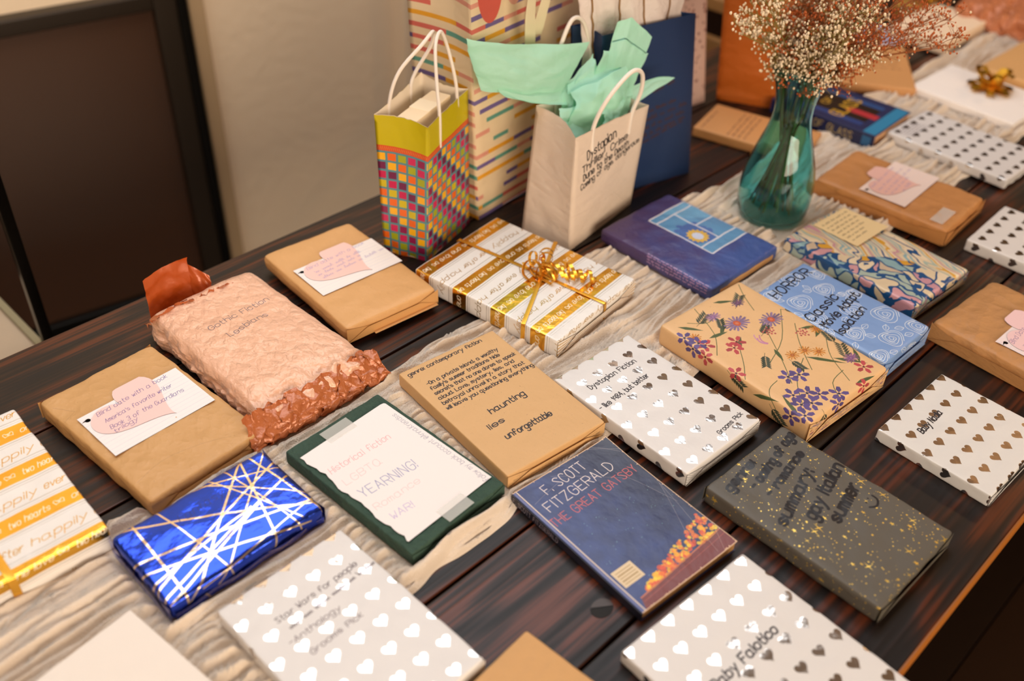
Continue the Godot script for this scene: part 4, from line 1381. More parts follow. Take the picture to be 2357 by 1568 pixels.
	heart_card(o, 0.0285, Vector2(8, -4), 0.0, Vector2(126, 76), [["", Vector2(-46, -24), Vector2(44, -30), 6], ["", Vector2(-45, -12), Vector2(50, -18), 6], ["", Vector2(-44, -2), Vector2(58, -8), 6], ["", Vector2(-42, 7), Vector2(30, 2), 6], ["", Vector2(-20, 16), Vector2(20, 13), 6]], Color("e9d3ca"), Color("e2b3a8"), Color("a58bb0"), 0.95)
	part("tape", box(0.05, 0.0004, 0.02, 0.00015), M.tape, o, Vector3(-0.035, 0.0283, 0.086))
	# kraft parcel at the right edge with its own heart card
	cv = kraft_cv(157, 185, 28, Color("b98552"), 44)
	km = printed(cv, 0.5, N.crease, 0.55)
	o = wrapped("wrapped_book", "brown kraft parcel with pink heart card at right edge, behind the small square book", 1.199, -0.220, -4.2, 0.157, 0.185, 0.029, 0.0, km, 0.008, soft(0.157, 0.185, 0.0022, 28.0, 0.0015, 44))
	end_folds(o, 0.157, 0.029, 0.185, km, "x", -1.0)
	heart_card(o, 0.0305, Vector2(6, 18), 2.0, Vector2(124, 76), [["Blind Date with a book", Vector2(-50, -20), Vector2(46, -28), 6.5], ["", Vector2(-44, -8), Vector2(40, -12), 6], ["", Vector2(-46, 2), Vector2(44, -1), 6]], Color("efdedd"), Color("efc8c9"), Color("6a4f8a"), 0.95)
	# white parcel with a gold star bow
	o = wrapped("white_gift", "flat white parcel with a shiny gold star bow", 1.885, -0.597, -2.0, 0.160, 0.205, 0.015, 0.004, M.white_paper, 0.002, soft(0.16, 0.205, 0.0006, 20.0, 0.0004, 45), Vector3i(12, 3, 14))
	o.set_meta("category", "gift")
	var bw := Node3D.new()
	bw.name = "star_bow"
	bw.position = Vector3(0.024, 0.0152, 0.004)
	o.add_child(bw)
	bw.set_meta("label", "gold ribbon star bow")
	for i in 12:
		var ring := i / 7
		var a := TAU * (i % 7) / (7.0 if ring == 0 else 6.0) + ring * 0.45
		var d := Vector3(cos(a), 0, sin(a))
		var L := 0.042 - 0.006 * ring
		var rise := 0.006 + 0.030 * ring
		var pts := [Vector3(0, 0.002 + ring * 0.006, 0), d * L * 0.5 + Vector3(0, rise * 0.5, 0), d * L + Vector3(0, rise, 0), d * L * 0.55 + Vector3(0, rise * 0.9 + 0.006, 0), Vector3(0, 0.010 + ring * 0.008, 0)]
		part("loop", band(pts, [Vector3.UP - d * 0.3, Vector3.UP - d * 0.3, Vector3.UP, Vector3.UP + d * 0.3, Vector3.UP], 0.015), M.bow_gold, bw)
	# kraft book behind the vase and the navy paperback with a second kraft book behind it
	cv = kraft_cv(112, 196, 18, Color("c68d55"), 46)
	for i in 4:
		cv.scrib(Vector2(-50, -36 + i * 10.0), Vector2(46, -38 + i * 10.0), 5.0, 0.8, Color("7a5236"), 90 + i)
	cv.scrib(Vector2(-50, -84), Vector2(26, -84), 5.0, 0.8, Color("7a5236"), 99)
	km = printed(cv, 0.55, N.paper, 0.3)
	wrapped("wrapped_book", "kraft paper wrapped book with lines of dark writing, left of the glass vase", 1.434, -0.794, 13.9, 0.112, 0.196, 0.018, 0.0, km, 0.003, soft(0.112, 0.196, 0.0004, 20.0, 0.0003, 46))
	cv = Cv.make(136, 204, 4, 4.0, Color("232a52"))
	cv.rect(Vector2(-34, -102), Vector2(34, 64), Color("241612"))
	cv.rect(Vector2(34, -102), Vector2(50, 64), Color("274a80"))
	cv.rect(Vector2(-50, -102), Vector2(-34, 64), Color("2a3f78"))
	cv.rect(Vector2(-68, 78), Vector2(68, 102), Color("2f7fa8"))
	cv.rect(Vector2(-12, 14), Vector2(8, 74), Color("b03038"))
	cv.text("THRONE", Vector2(-40, -58), Vector2(48, -60), 22, 4.0, Color("c99a2c"), 0, 0.1)
	cv.text("OF", Vector2(-14, -22), Vector2(14, -22), 14, 3.0, Color("b98f30"), 0, 0.1)
	cv.text("GLASS", Vector2(-44, 22), Vector2(44, 20), 24, 4.0, Color("c99a2c"), 0, 0.1)
	m = printed(cv, 0.35)
	o = thing("paperback_book", "navy paperback with yellow lettering and a red stripe, right of the vase neck", "book", Vector3(1.612, TY + 0.002, -0.737), 2.0)
	part("cover", box(0.136, 0.0010, 0.204, 0.0004), m, o, Vector3(0, 0.0250, 0))
	part("back_cover", box(0.136, 0.0010, 0.204, 0.0004), plain(Color("1d2446"), 0.4), o)
	part("pages", box(0.131, 0.024, 0.198, 0.001), plain(Color("cfa27a"), 0.8), o, Vector3(0.0015, 0.001, 0))
	var sv := Cv.make(204, 25, 0, 4.0, Color("151c42"))
	sv.text("THRONE OF GLASS", Vector2(-80, 5), Vector2(60, 5), 11, 1.6, Color("a08a58"), 0, 0.1)
	sv.rect(Vector2(78, -8), Vector2(94, 8), Color("245a86"))
	part("spine", box(0.204, 0.0016, 0.0255, 0.0006), printed(sv, 0.4), o, Vector3(-0.0680, 0.0130, 0), Vector3(PI / 2, -PI / 2, 0))
	cv = kraft_cv(140, 210, 18, Color("c68f58"), 47)
	for i in 5:
		cv.scrib(Vector2(-40, -60 + i * 20.0), Vector2(50, -60 + i * 20.0), 6.0, 1.0, Color("7d553a"), 110 + i)
	wrapped("wrapped_book", "kraft paper wrapped book turned askew behind the navy paperback", 1.845, -0.800, -56.0, 0.140, 0.210, 0.020, 0.002, printed(cv, 0.55), 0.003, soft(0.14, 0.21, 0.0004, 20.0, 0.0003, 47), Vector3i(12, 3, 14))

# ---------------------------------------------------------------- paper bags
# an open bag between four bottom and four top corners (in the order front-left, front-right, back-right, back-left), sides in one sheet
func bag_shell(b: Array, t: Array, h: Array, inset: float, sag: float, nu := 14, nv := 18, sd := 0.0, jag := 0.0) -> ArrayMesh:
	var V := PackedVector3Array()
	var U := PackedVector2Array()
	var I := PackedInt32Array()
	var per := 0.0
	var lens := []
	for i in 4:
		lens.append((b[i] as Vector2).distance_to(b[(i + 1) % 4]))
		per += lens[i]
	var cb: Vector2 = (b[0] + b[1] + b[2] + b[3]) / 4.0
	var u0 := 0.0
	for i in 4:
		var j := (i + 1) % 4
		var base := V.size()
		for a in nu + 1:
			var u := float(a) / nu
			for c in nv + 1:
				var v := float(c) / nv
				var lo: Vector2 = (b[i] as Vector2).lerp(b[j], u)
				var hi: Vector2 = (t[i] as Vector2).lerp(t[j], u)
				var p := lo.lerp(hi, v)
				var nrm: Vector2 = ((b[j] as Vector2) - b[i]).orthogonal().normalized()
				if nrm.dot(lo - cb) < 0:
					nrm = -nrm
				# gussets fold in along their middle towards the top, faces dent a little
				var mid := sin(u * PI)
				p += nrm * mid * (sag * (v * v if i % 2 else 0.12 * v) + 0.0022 * nz.get_noise_3d(u * 2.0 + i * 4.0 + sd, v * 2.6, sd) - inset)
				p = p.lerp(cb, inset * 4.0)
				var y := lerpf(float(h[i]), float(h[j]), u) * v
				if c == nv and jag > 0:
					y += jag * sin(u * 37.0 + i) * (0.6 + 0.4 * sin(u * 91.0))
				V.append(Vector3(p.x, y + inset * 0.5, p.y))
				U.append(Vector2((u0 + lens[i] * u) / per, 1.0 - v))
		u0 += lens[i]
		quads(I, base, nu + 1, nv + 1, false)
	var base2 := V.size()
	for a in 2:
		for c in 2:
			var p: Vector2 = (b[0] as Vector2).lerp(b[1], a).lerp((b[3] as Vector2).lerp(b[2], a), c).lerp(cb, inset * 4.0)
			V.append(Vector3(p.x, 0.0008 + inset, p.y))
			U.append(Vector2(0.01, 0.99))
	quads(I, base2, 2, 2, true)
	return finish(V, U, I)

func gift_bag(called: String, label: String, b: Array, t: Array, h: Array, out: Material, lin: Material, sag: float, sd: float, jag := 0.0) -> Node3D:
	var o := thing(called, label, "gift bag", Vector3(b[0].x, TY, b[0].y))
	var B := []
	var T := []
	for i in 4:
		B.append((b[i] as Vector2) - b[0])
		T.append((t[i] as Vector2) - b[0])
	part("bag_body", bag_shell(B, T, h, 0.0, sag, 16, 20, sd, jag), out, o)
	part("bag_lining", bag_shell(B, T, h, 0.0008, sag, 16, 20, sd, jag), lin, o)
	return o

# the drawing of a bag: its four sides side by side (front, right, back, left), from the top rim down
func bag_cv(b: Array, h: float, k: float, c: Color) -> Cv:
	var per := 0.0
	for i in 4:
		per += (b[i] as Vector2).distance_to(b[(i + 1) % 4]) * 1000.0
	var cv := Cv.make(per, h * 1000.0, 0, k, c)
	cv.o = Vector2.ZERO
	return cv

func handle(o: Node3D, pts: Array, r: float, m: Material) -> void:
	part("handle", tube(spline(pts, 8), r), m, o)

func bags() -> void:
	var cord := plain(Color("efe3d6"), 0.7, 0.0, N.cloth, 0.4, 20.0)
	# ---- small white bag with mint tissue
	var b := [Vector2(0.931, -0.775), Vector2(1.098, -0.800), Vector2(1.085, -0.886), Vector2(0.918, -0.861)]
	var t := [Vector2(0.924, -0.776), Vector2(1.074, -0.772), Vector2(1.096, -0.868), Vector2(0.949, -0.873)]
	var cv := bag_cv(b, 0.186, 3.9, Color("e0cdbb"))
	var ink := Color("1c1614")
	cv.text("Dystopian", Vector2(32, 46), Vector2(98, 30), 15, 2.0, ink, 0.1, 0.25)
	cv.text("Thriller, Crime", Vector2(22, 64), Vector2(126, 42), 11, 1.9, ink, 0.1, 0.25)
	cv.text("Dune to the Death", Vector2(25, 77), Vector2(132, 56), 10, 1.9, ink, 0.1, 0.25)
	cv.text("Coming of age, dangerous", Vector2(20, 91), Vector2(160, 60), 9, 1.6, ink, 0.1, 0.25)
	cv.curve([Vector2(0, 128), Vector2(80, 136), Vector2(167, 132)], 0.5, Color("cdb8a4"))
	cv.line(Vector2(0, 186), Vector2(60, 128), 0.5, Color("cdb8a4"))
	cv.line(Vector2(167, 186), Vector2(110, 132), 0.5, Color("cdb8a4"))
	var wl := plain(Color("e6d6c6"), 0.7)
	var o := gift_bag("gift_bag", "small white paper gift bag with black handwriting and mint tissue inside", b, t, [0.182, 0.184, 0.186, 0.186], printed(cv, 0.55, N.crease, 0.4), wl, -0.012, 1.0, 0.0006)
	var L := func(x: float, y: float, z: float) -> Vector3: return Vector3(x - 0.931, y, z + 0.775)
	handle(o, [L.call(0.962, 0.150, -0.7770), L.call(0.962, 0.186, -0.7775), L.call(0.975, 0.226, -0.768), L.call(1.012, 0.254, -0.763), L.call(1.038, 0.245, -0.764), L.call(1.046, 0.215, -0.768), L.call(1.040, 0.182, -0.7745), L.call(1.040, 0.150, -0.777)], 0.0030, cord)
	handle(o, [L.call(0.985, 0.150, -0.868), L.call(0.985, 0.186, -0.868), L.call(0.990, 0.240, -0.876), L.call(1.020, 0.286, -0.882), L.call(1.046, 0.280, -0.882), L.call(1.060, 0.240, -0.878), L.call(1.060, 0.186, -0.866), L.call(1.060, 0.150, -0.866)], 0.0030, cord)
	tissue()
	# ---- chequered bag
	b = [Vector2(0.760, -0.892), Vector2(0.875, -0.929), Vector2(0.853, -0.993), Vector2(0.732, -0.955)]
	t = [Vector2(0.765, -0.892), Vector2(0.881, -0.940), Vector2(0.848, -1.000), Vector2(0.727, -0.954)]
	cv = bag_cv(b, 0.210, 5.0, Color("4f8a95"))
	var per := cv.im.get_width() / cv.k
	cv.rect(Vector2(0, 0), Vector2(per, 42), Color("bfae06"))
	cv.rect(Vector2(0, 42), Vector2(per, 50), Color("cf4a22"))
	for i in 160:
		cv.line(Vector2(i * 2.4, 48.5), Vector2(i * 2.4 + 1.2, 43.5), 0.5, Color("d89a4a"))
	var pal := [Color("c9b414"), Color("8d1f4e"), Color("e5671c"), Color("c2184f"), Color("efb01a"), Color("a3a81e"), Color("6d1a48"), Color("e5671c"), Color("c92a5c"), Color("efb01a")]
	for yy in 12:
		for xx in 32:
			var x0 := xx * 13.6 + 2.0
			var y0 := 53.0 + yy * 13.6
			cv.rect(Vector2(x0, y0), Vector2(x0 + 10.6, y0 + 10.6), pal[(xx * 3 + yy * 7) % 10])
	o = gift_bag("gift_bag", "small gift bag chequered in pink, orange and lime squares with a yellow-green top", b, t, [0.206, 0.208, 0.222, 0.214], printed(cv, 0.35, N.paper, 0.2), plain(Color("eadbc6"), 0.7), -0.010, 4.0, 0.0008)
	var K := func(x: float, y: float, z: float) -> Vector3: return Vector3(x - 0.760, y, z + 0.892)
	handle(o, [K.call(0.800, 0.160, -0.9085), K.call(0.800, 0.208, -0.9085), K.call(0.806, 0.248, -0.920), K.call(0.818, 0.288, -0.935), K.call(0.836, 0.300, -0.945), K.call(0.848, 0.275, -0.945), K.call(0.851, 0.235, -0.934), K.call(0.852, 0.206, -0.931), K.call(0.852, 0.16, -0.931)], 0.0024, cord)
	handle(o, [K.call(0.760, 0.160, -0.964), K.call(0.760, 0.212, -0.964), K.call(0.775, 0.255, -0.960), K.call(0.808, 0.288, -0.950), K.call(0.832, 0.298, -0.955), K.call(0.838, 0.272, -0.968), K.call(0.822, 0.235, -0.982), K.call(0.815, 0.212, -0.984), K.call(0.815, 0.16, -0.984)], 0.0024, cord)
	# the cream box that stands inside it
	var bx := thing("cream_box", "narrow cream box standing inside the chequered gift bag", "box", Vector3(0.803, TY + 0.004, -0.942), 19.0)
	part("carton", box(0.092, 0.204, 0.030, 0.0015), plain(Color("eed6b2"), 0.55), bx)
	part("lid_tape", box(0.030, 0.0004, 0.0303, 0.0001), plain(Color("f6e4c4"), 0.35), bx, Vector3(0, 0.2040, 0))
	# ---- tall striped bag with balloons
	b = [Vector2(0.890, -0.924), Vector2(1.160, -0.952), Vector2(1.148, -1.068), Vector2(0.878, -1.042)]
	t = [Vector2(0.873, -0.934), Vector2(1.150, -0.966), Vector2(1.138, -1.078), Vector2(0.862, -1.050)]
	cv = bag_cv(b, 0.42, 2.5, Color("dcc5a2"))
	per = cv.im.get_width() / cv.k
	var sc := [Color("d99a2c"), Color("c9655a"), Color("5c9484"), Color("cf8f7c"), Color("6a5a8c")]
	var r := RandomNumberGenerator.new()
	r.seed = 8
	var row := 0
	var y := 6.0
	while y < 420:
		var x := -r.randf() * 40.0
		while x < per:
			var l := r.randf_range(26, 62)
			if r.randf() < 0.8:
				cv.rect(Vector2(x, y), Vector2(x + l, y + 6.5), sc[r.randi() % 5])
			x += l
		y += 17.0
		row += 1
	for q in [[40, 78, 42, "c9594c"], [92, 76, 34, "d29a84"], [138, 62, 32, "6f5f92"], [188, 52, 32, "d9a23c"]]:
		var pts := []
		for i in 40:
			var a := TAU * i / 40.0
			pts.append(Vector2(q[0] + cos(a) * q[2] * 0.62, q[1] + sin(a) * q[2] * (1.15 if sin(a) > 0 else 0.95)))
		cv.poly(pts, Color(q[3]))
	o = gift_bag("gift_bag", "tall cream gift bag printed with pastel stripes and balloons", b, t, [0.420, 0.420, 0.420, 0.420], printed(cv, 0.4, N.crease, 0.25), plain(Color("c9d6d8"), 0.6), -0.022, 9.0)
	var rib := plain(Color("eadcb8"), 0.6, 0.0, N.cloth, 0.5, 14.0)
	for q in [[0.955, 0.43, 0.33, 0.4], [1.030, 0.42, 0.34, -0.7]]:
		var pts := []
		var fc := []
		for i in 16:
			var v := i / 15.0
			pts.append(Vector3(q[0] - 0.890 + q[3] * 0.05 * v + 0.006 * sin(v * 7.0), lerpf(q[1], q[2] - 0.08, v), 0.012 - 0.028 * (q[0] - 0.89) / 0.27 + 0.016 * sin(v * PI)))
			fc.append(Vector3(0.3 * sin(v * 5.0), 0.0, 1.0))
		part("ribbon_handle", band(pts, fc, 0.017, 0.0008), rib, o)
	# small picture tag on its right part
	var tg := Cv.make(30, 46, 0, 5.0, Color("d8d0cc"))
	tg.rect(Vector2(-13, -21), Vector2(13, 4), Color("e4e0de"))
	tg.curve([Vector2(-8, 12), Vector2(0, -2), Vector2(6, -12), Vector2(9, -4), Vector2(2, 4)], 2.6, Color("6a4a34"))
	part("tag", box(0.030, 0.0008, 0.046, 0.0003), printed(tg, 0.5), o, Vector3(0.232, 0.325, -0.0125), Vector3(PI / 2, deg_to_rad(6), 0), "small pale tag with a brown swirl")
	# ---- navy bag with white tissue
	b = [Vector2(1.080, -0.842), Vector2(1.249, -0.800), Vector2(1.235, -0.856), Vector2(1.066, -0.898)]
	t = [Vector2(1.062, -0.858), Vector2(1.229, -0.820), Vector2(1.216, -0.870), Vector2(1.048, -0.906)]
	cv = bag_cv(b, 0.27, 4.0, Color("152e58"))
	for i in 6:
		cv.scrib(Vector2(96 - i * 7, [112, 142, 156, 170, 184, 196][i]), Vector2([150, 150, 168, 170, 168, 160][i], [98, 132, 144, 156, 166, 172][i]), [9, 6, 8, 7, 7, 6][i], 1.6, Color("3a2330"), 130 + i)
	o = gift_bag("gift_bag", "navy blue gift bag with faint dark handwriting, behind the mint tissue", b, t, [0.262, 0.265, 0.268, 0.266], printed(cv, 0.5, N.paper, 0.2), plain(Color("1d3a68"), 0.6), -0.010, 13.0)
	var wt := plain(Color("e6d8d2"), 0.6, 0.0, N.crumple, 0.3, 6.0)
	wt.backlight_enabled = true
	wt.backlight = Color(0.4, 0.35, 0.32)
	var tp := thing("white_tissue", "white tissue with thin gold stripes puffed up in the navy gift bag", "tissue paper", Vector3(1.140, TY, -0.862))
	var f := func(u: float, v: float) -> Vector3:
		var p := Vector3(lerpf(-0.092, 0.080, u) - 0.02 * v, 0.20 + 0.20 * v - 0.012 * exp(-pow((u - 0.1) / 0.12, 2)) * (1 - v), lerpf(-0.020, 0.028, u) - 0.006 * v)
		return p + Vector3(0.004 * nz.get_noise_3d(u * 6, v * 4, 1), 0, 0.008 * ridge.get_noise_3d(u * 3.4, v * 1.2, 4.0) + 0.003 * nz.get_noise_2d(u * 12.0, v * 9.0))
	var sh := part("tissue_sheet", sheet(44, 24, f, true), wt, tp)
	for i in 4:
		var gp := []
		var gf := []
		for k in 21:
			gp.append((f.call(0.12 + i * 0.25, k / 20.0) as Vector3) + Vector3(0, 0, 0.0014))
			gf.append(Vector3.BACK)
		part("gold_stripe", band(gp, gf, 0.0028), plain(Color("a8793c"), 0.4, 0.4), sh)
	# ---- blush bag with brown flecks behind the navy one
	b = [Vector2(1.366, -0.962), Vector2(1.487, -0.944), Vector2(1.496, -1.004), Vector2(1.375, -1.022)]
	t = [Vector2(1.335, -0.975), Vector2(1.452, -0.957), Vector2(1.461, -1.012), Vector2(1.345, -1.030)]
	cv = bag_cv(b, 0.24, 4.0, Color("d9b9ac"))
	for i in 420:
		cv.disc(Vector2(r.randf_range(0, 370), r.randf_range(0, 240)), r.randf_range(1.2, 3.0), Color(Color("7a4a40"), 0.8))
	gift_bag("gift_bag", "blush pink gift bag with brown flecks, half hidden behind the navy bag", b, t, [0.24, 0.236, 0.24, 0.24], printed(cv, 0.5, N.paper, 0.2), plain(Color("d9c6bc"), 0.6), -0.01, 17.0)
	# ---- orange bag behind the flowers
	b = [Vector2(1.512, -0.936), Vector2(1.586, -0.790), Vector2(1.660, -0.826), Vector2(1.590, -0.974)]
	t = [Vector2(1.484, -0.944), Vector2(1.560, -0.800), Vector2(1.630, -0.836), Vector2(1.560, -0.980)]
	var om := plain(Color("b55a14"), 0.5, 0.0, N.crease, 0.7, 3.0)
	o = gift_bag("gift_bag", "burnt orange paper bag standing behind the dried flowers", b, t, [0.27, 0.27, 0.27, 0.27], om, plain(Color("9a4a12"), 0.6), -0.016, 21.0)
	part("side_crease", sheet(4, 4, func(u, v): return Vector3(lerpf(0.0, 0.072, u) - 0.002, lerpf(0.012, 0.10 * u + 0.02, v), lerpf(0.0, 0.142, u) + 0.0012)), om, o)

func tissue() -> void:
	var o := thing("mint_tissue", "crumpled mint green tissue paper spilling out of the small white gift bag", "tissue paper", Vector3(1.008, TY, -0.826))
	var m := plain(Color("b6ead6"), 0.5, 0.0, N.facet, 0.45, 4.0)
	m.backlight_enabled = true
	m.backlight = Color(0.40, 0.75, 0.6)
	var Q := func(x: float, y: float, z: float) -> Vector3: return Vector3(x - 1.008, y, z + 0.826)
	# each sheet: root left, root right, tip left, tip right, swell, crease depth
	var S := [
		[Q.call(1.035, 0.260, -0.858), Q.call(0.990, 0.198, -0.860), Q.call(0.860, 0.294, -0.914), Q.call(0.876, 0.220, -0.904), Vector3(0.0, -0.010, 0.014), 0.006],
		[Q.call(0.990, 0.202, -0.860), Q.call(0.984, 0.186, -0.846), Q.call(0.880, 0.230, -0.904), Q.call(0.892, 0.214, -0.888), Vector3(-0.004, -0.008, 0.006), 0.004],
		[Q.call(0.968, 0.140, -0.850), Q.call(1.030, 0.140, -0.830), Q.call(0.985, 0.206, -0.864), Q.call(1.040, 0.258, -0.852), Vector3(-0.006, 0.0, 0.010), 0.008],
		[Q.call(0.962, 0.150, -0.826), Q.call(1.058, 0.150, -0.802), Q.call(0.995, 0.212, -0.858), Q.call(1.068, 0.250, -0.826), Vector3(0.0, 0.010, 0.020), 0.008],
		[Q.call(1.030, 0.170, -0.840), Q.call(1.074, 0.170, -0.812), Q.call(1.059, 0.280, -0.832), Q.call(1.110, 0.264, -0.808), Vector3(-0.006, 0.006, 0.006), 0.003],
		[Q.call(1.050, 0.190, -0.820), Q.call(1.064, 0.160, -0.806), Q.call(1.152, 0.205, -0.782), Q.call(1.118, 0.188, -0.788), Vector3(0.010, 0.016, 0.0), 0.003],
		[Q.call(1.010, 0.170, -0.846), Q.call(1.066, 0.170, -0.812), Q.call(1.040, 0.248, -0.838), Q.call(1.112, 0.232, -0.812), Vector3(0.0, 0.008, 0.008), 0.006],
		[Q.call(0.952, 0.130, -0.812), Q.call(1.050, 0.130, -0.792), Q.call(0.962, 0.190, -0.842), Q.call(1.062, 0.196, -0.806), Vector3(0.0, 0.0, 0.002), 0.010],
		[Q.call(1.006, 0.140, -0.796), Q.call(1.064, 0.140, -0.796), Q.call(1.012, 0.192, -0.812), Q.call(1.074, 0.206, -0.808), Vector3(0.0, 0.004, 0.004), 0.010]]
	for i in S.size():
		var s: Array = S[i]
		var f := func(u: float, v: float) -> Vector3:
			var rgt: float = 1.0 + (0.10 * sin(v * 9.0 + i) if v > 0.8 else 0.0)
			var p: Vector3 = (s[0] as Vector3).lerp(s[1], u).lerp((s[2] as Vector3).lerp(s[3], u), v * rgt)
			p += (s[4] as Vector3) * sin(v * PI) * (0.5 + 0.5 * sin(u * PI))
			var d := Vector3(nz.get_noise_3d(u * 1.6, v * 1.6, i * 9.0), ridge.get_noise_3d(u * 1.0, v * 0.8, i * 5.0) * 0.7, nz.get_noise_3d(u * 2.2 + 7, v * 1.6, i * 3.0))
			p += d * float(s[5]) * (0.2 + 0.8 * sin(v * 2.6))
			if i == 5:   # a pointed corner
				p = p.lerp((s[2] as Vector3).lerp(s[3], 0.3), v * v * 0.9)
			if i == 4:
				p.y += 0.016 * v * (1.0 - absf(2.0 * u - 0.7))
			return p
		part("tissue_sheet", sheet(30, 34, f), m, o)

# ---------------------------------------------------------------- vase and dried flowers
func vase_and_flowers() -> void:
	var at := Vector3(1.236, TY + 0.0012, -0.634)
	var g := StandardMaterial3D.new()
	g.albedo_color = Color(0.63, 0.915, 0.925, 0.0)
	g.roughness = 0.03
	g.refraction_enabled = true
	g.refraction_scale = 0.05
	g.transparency = BaseMaterial3D.TRANSPARENCY_ALPHA
	var v := thing("glass_vase", "tall teal green glass vase with a narrow neck and a flared rim", "vase", at)
	var keys := [Vector2(0.040, 0.0), Vector2(0.048, 0.003), Vector2(0.0525, 0.014), Vector2(0.055, 0.035), Vector2(0.0545, 0.060), Vector2(0.050, 0.088), Vector2(0.041, 0.118), Vector2(0.0325, 0.145), Vector2(0.0285, 0.166), Vector2(0.0285, 0.184), Vector2(0.032, 0.206), Vector2(0.039, 0.228), Vector2(0.0465, 0.243)]
	var prof := [Vector2(0.0005, 0.0)]
	for i in keys.size() - 1:
		for j in 4:
			prof.append((keys[i] as Vector2).cubic_interpolate(keys[i + 1], keys[maxi(i - 1, 0)], keys[mini(i + 2, keys.size() - 1)], j / 4.0))
	prof.append(keys[-1])
	prof.append(Vector2(0.0460, 0.2448))
	prof.append(Vector2(0.0446, 0.2440))
	for i in range(keys.size() - 2, 0, -1):
		var k: Vector2 = keys[i]
		prof.append(Vector2(k.x - 0.0026, maxf(k.y, 0.009)))
	prof.append(Vector2(0.030, 0.0085))
	prof.append(Vector2(0.0005, 0.0085))
	part("vase_body", lathe(prof, 64), g, v)
	# dried flowers: thin stems, pale baby's breath to the left, russet sprays to the right
	var o := thing("dried_flowers", "dried bouquet of pale baby's breath and russet sprays in the teal vase", "dried flowers", at)
	var r := RandomNumberGenerator.new()
	r.seed = 77
	var SV := PackedVector3Array()
	var SI := PackedInt32Array()
	var RV := PackedVector3Array()
	var RI := PackedInt32Array()
	var pale: Array[Transform3D] = []
	var rust: Array[Transform3D] = []
	for i in 54:
		var a := r.randf() * TAU
		var foot := Vector3(cos(a), 0, sin(a)) * r.randf_range(0.005, 0.036) + Vector3(0, 0.0125 + r.randf() * 0.02, 0)
		var na := a + PI + r.randf_range(-0.9, 0.9)
		var neck := Vector3(cos(na), 0, sin(na)) * r.randf_range(0.0, 0.018) + Vector3(0, 0.172, 0)
		# the bouquet leans along the table and opens wide above the rim
		var russet := i % 5 < 3
		var side := Vector3(0.72, 0, 0.68) if russet else Vector3(-0.55, 0, -0.50)
		var out := (Vector3(cos(na), 0, sin(na)) * 0.060 + side * r.randf_range(-0.005, 0.090) + Vector3(0.014, 0, 0.006)) * r.randf_range(0.6, 1.2)
		var rim := neck + out * 0.20 + Vector3(0, 0.072, 0)
		var lim := Vector2(rim.x, rim.z).limit_length(0.036)
		rim = Vector3(lim.x, rim.y, lim.y)
		var top := rim + out + Vector3(0, r.randf_range(0.045, 0.15), 0)
		var pts := spline([foot, foot.lerp(neck, 0.5) + Vector3(0.002, 0, 0), neck, rim, top], 5)
		tube_into(RV if russet else SV, RI if russet else SI, pts, 0.0013, 0.0006, 5)
		var nb := 18
		for k in nb:
			var base: Vector3 = pts[int(lerpf(pts.size() * 0.68, pts.size() - 1.0, k / float(nb - 1)))]
			var d := Vector3(r.randf_range(-1, 1), r.randf_range(-0.25, 1.1), r.randf_range(-1, 1)).normalized() * r.randf_range(0.016, 0.042)
			d += out.normalized() * 0.008
			var e := base + d
			tube_into(RV if russet else SV, RI if russet else SI, [base, base + d * 0.5 + Vector3(0, 0.002, 0), e], 0.0005, 0.0003, 4)
			for f in 9:
				var d2 := Vector3(r.randf_range(-1, 1), r.randf_range(-0.4, 1), r.randf_range(-1, 1)).normalized() * r.randf_range(0.004, 0.017)
				tube_into(RV if russet else SV, RI if russet else SI, [e - d * 0.3 * f / 9.0, e + d2], 0.0003, 0.0002, 3)
				var s := r.randf_range(0.7, 1.25) * (0.0013 if russet else 0.0015)
				var b := Basis.from_euler(Vector3(r.randf() * TAU, r.randf() * TAU, 0)).scaled(Vector3(s, s * 1.3, s))
				(rust if russet and r.randf() < 0.85 else pale).append(Transform3D(b, e + d2))
	var s1 := part("stems", finish(SV, PackedVector2Array(), SI), plain(Color("8f7c3a"), 0.7), o)
	tag(s1, "", "", "", "stuff")
	var s2 := part("russet_stems", finish(RV, PackedVector2Array(), RI), plain(Color("9c5a28"), 0.7), o)
	tag(s2, "", "", "", "stuff")
	for q in [["baby_breath_buds", pale, Color("ecd6b4")], ["russet_buds", rust, Color("b85a22")]]:
		var mm := MultiMesh.new()
		mm.transform_format = MultiMesh.TRANSFORM_3D
		var sp := SphereMesh.new()
		sp.radius = 1.0
		sp.height = 2.0
		sp.radial_segments = 7
		sp.rings = 4
		mm.mesh = sp
		mm.instance_count = q[1].size()
		for i in q[1].size():
			mm.set_instance_transform(i, q[1][i])
		var mi := MultiMeshInstance3D.new()
		mi.name = q[0]
		mi.multimesh = mm
		mi.material_override = plain(q[2], 0.75)
		o.add_child(mi, true)
		tag(mi, "", "", "", "stuff")

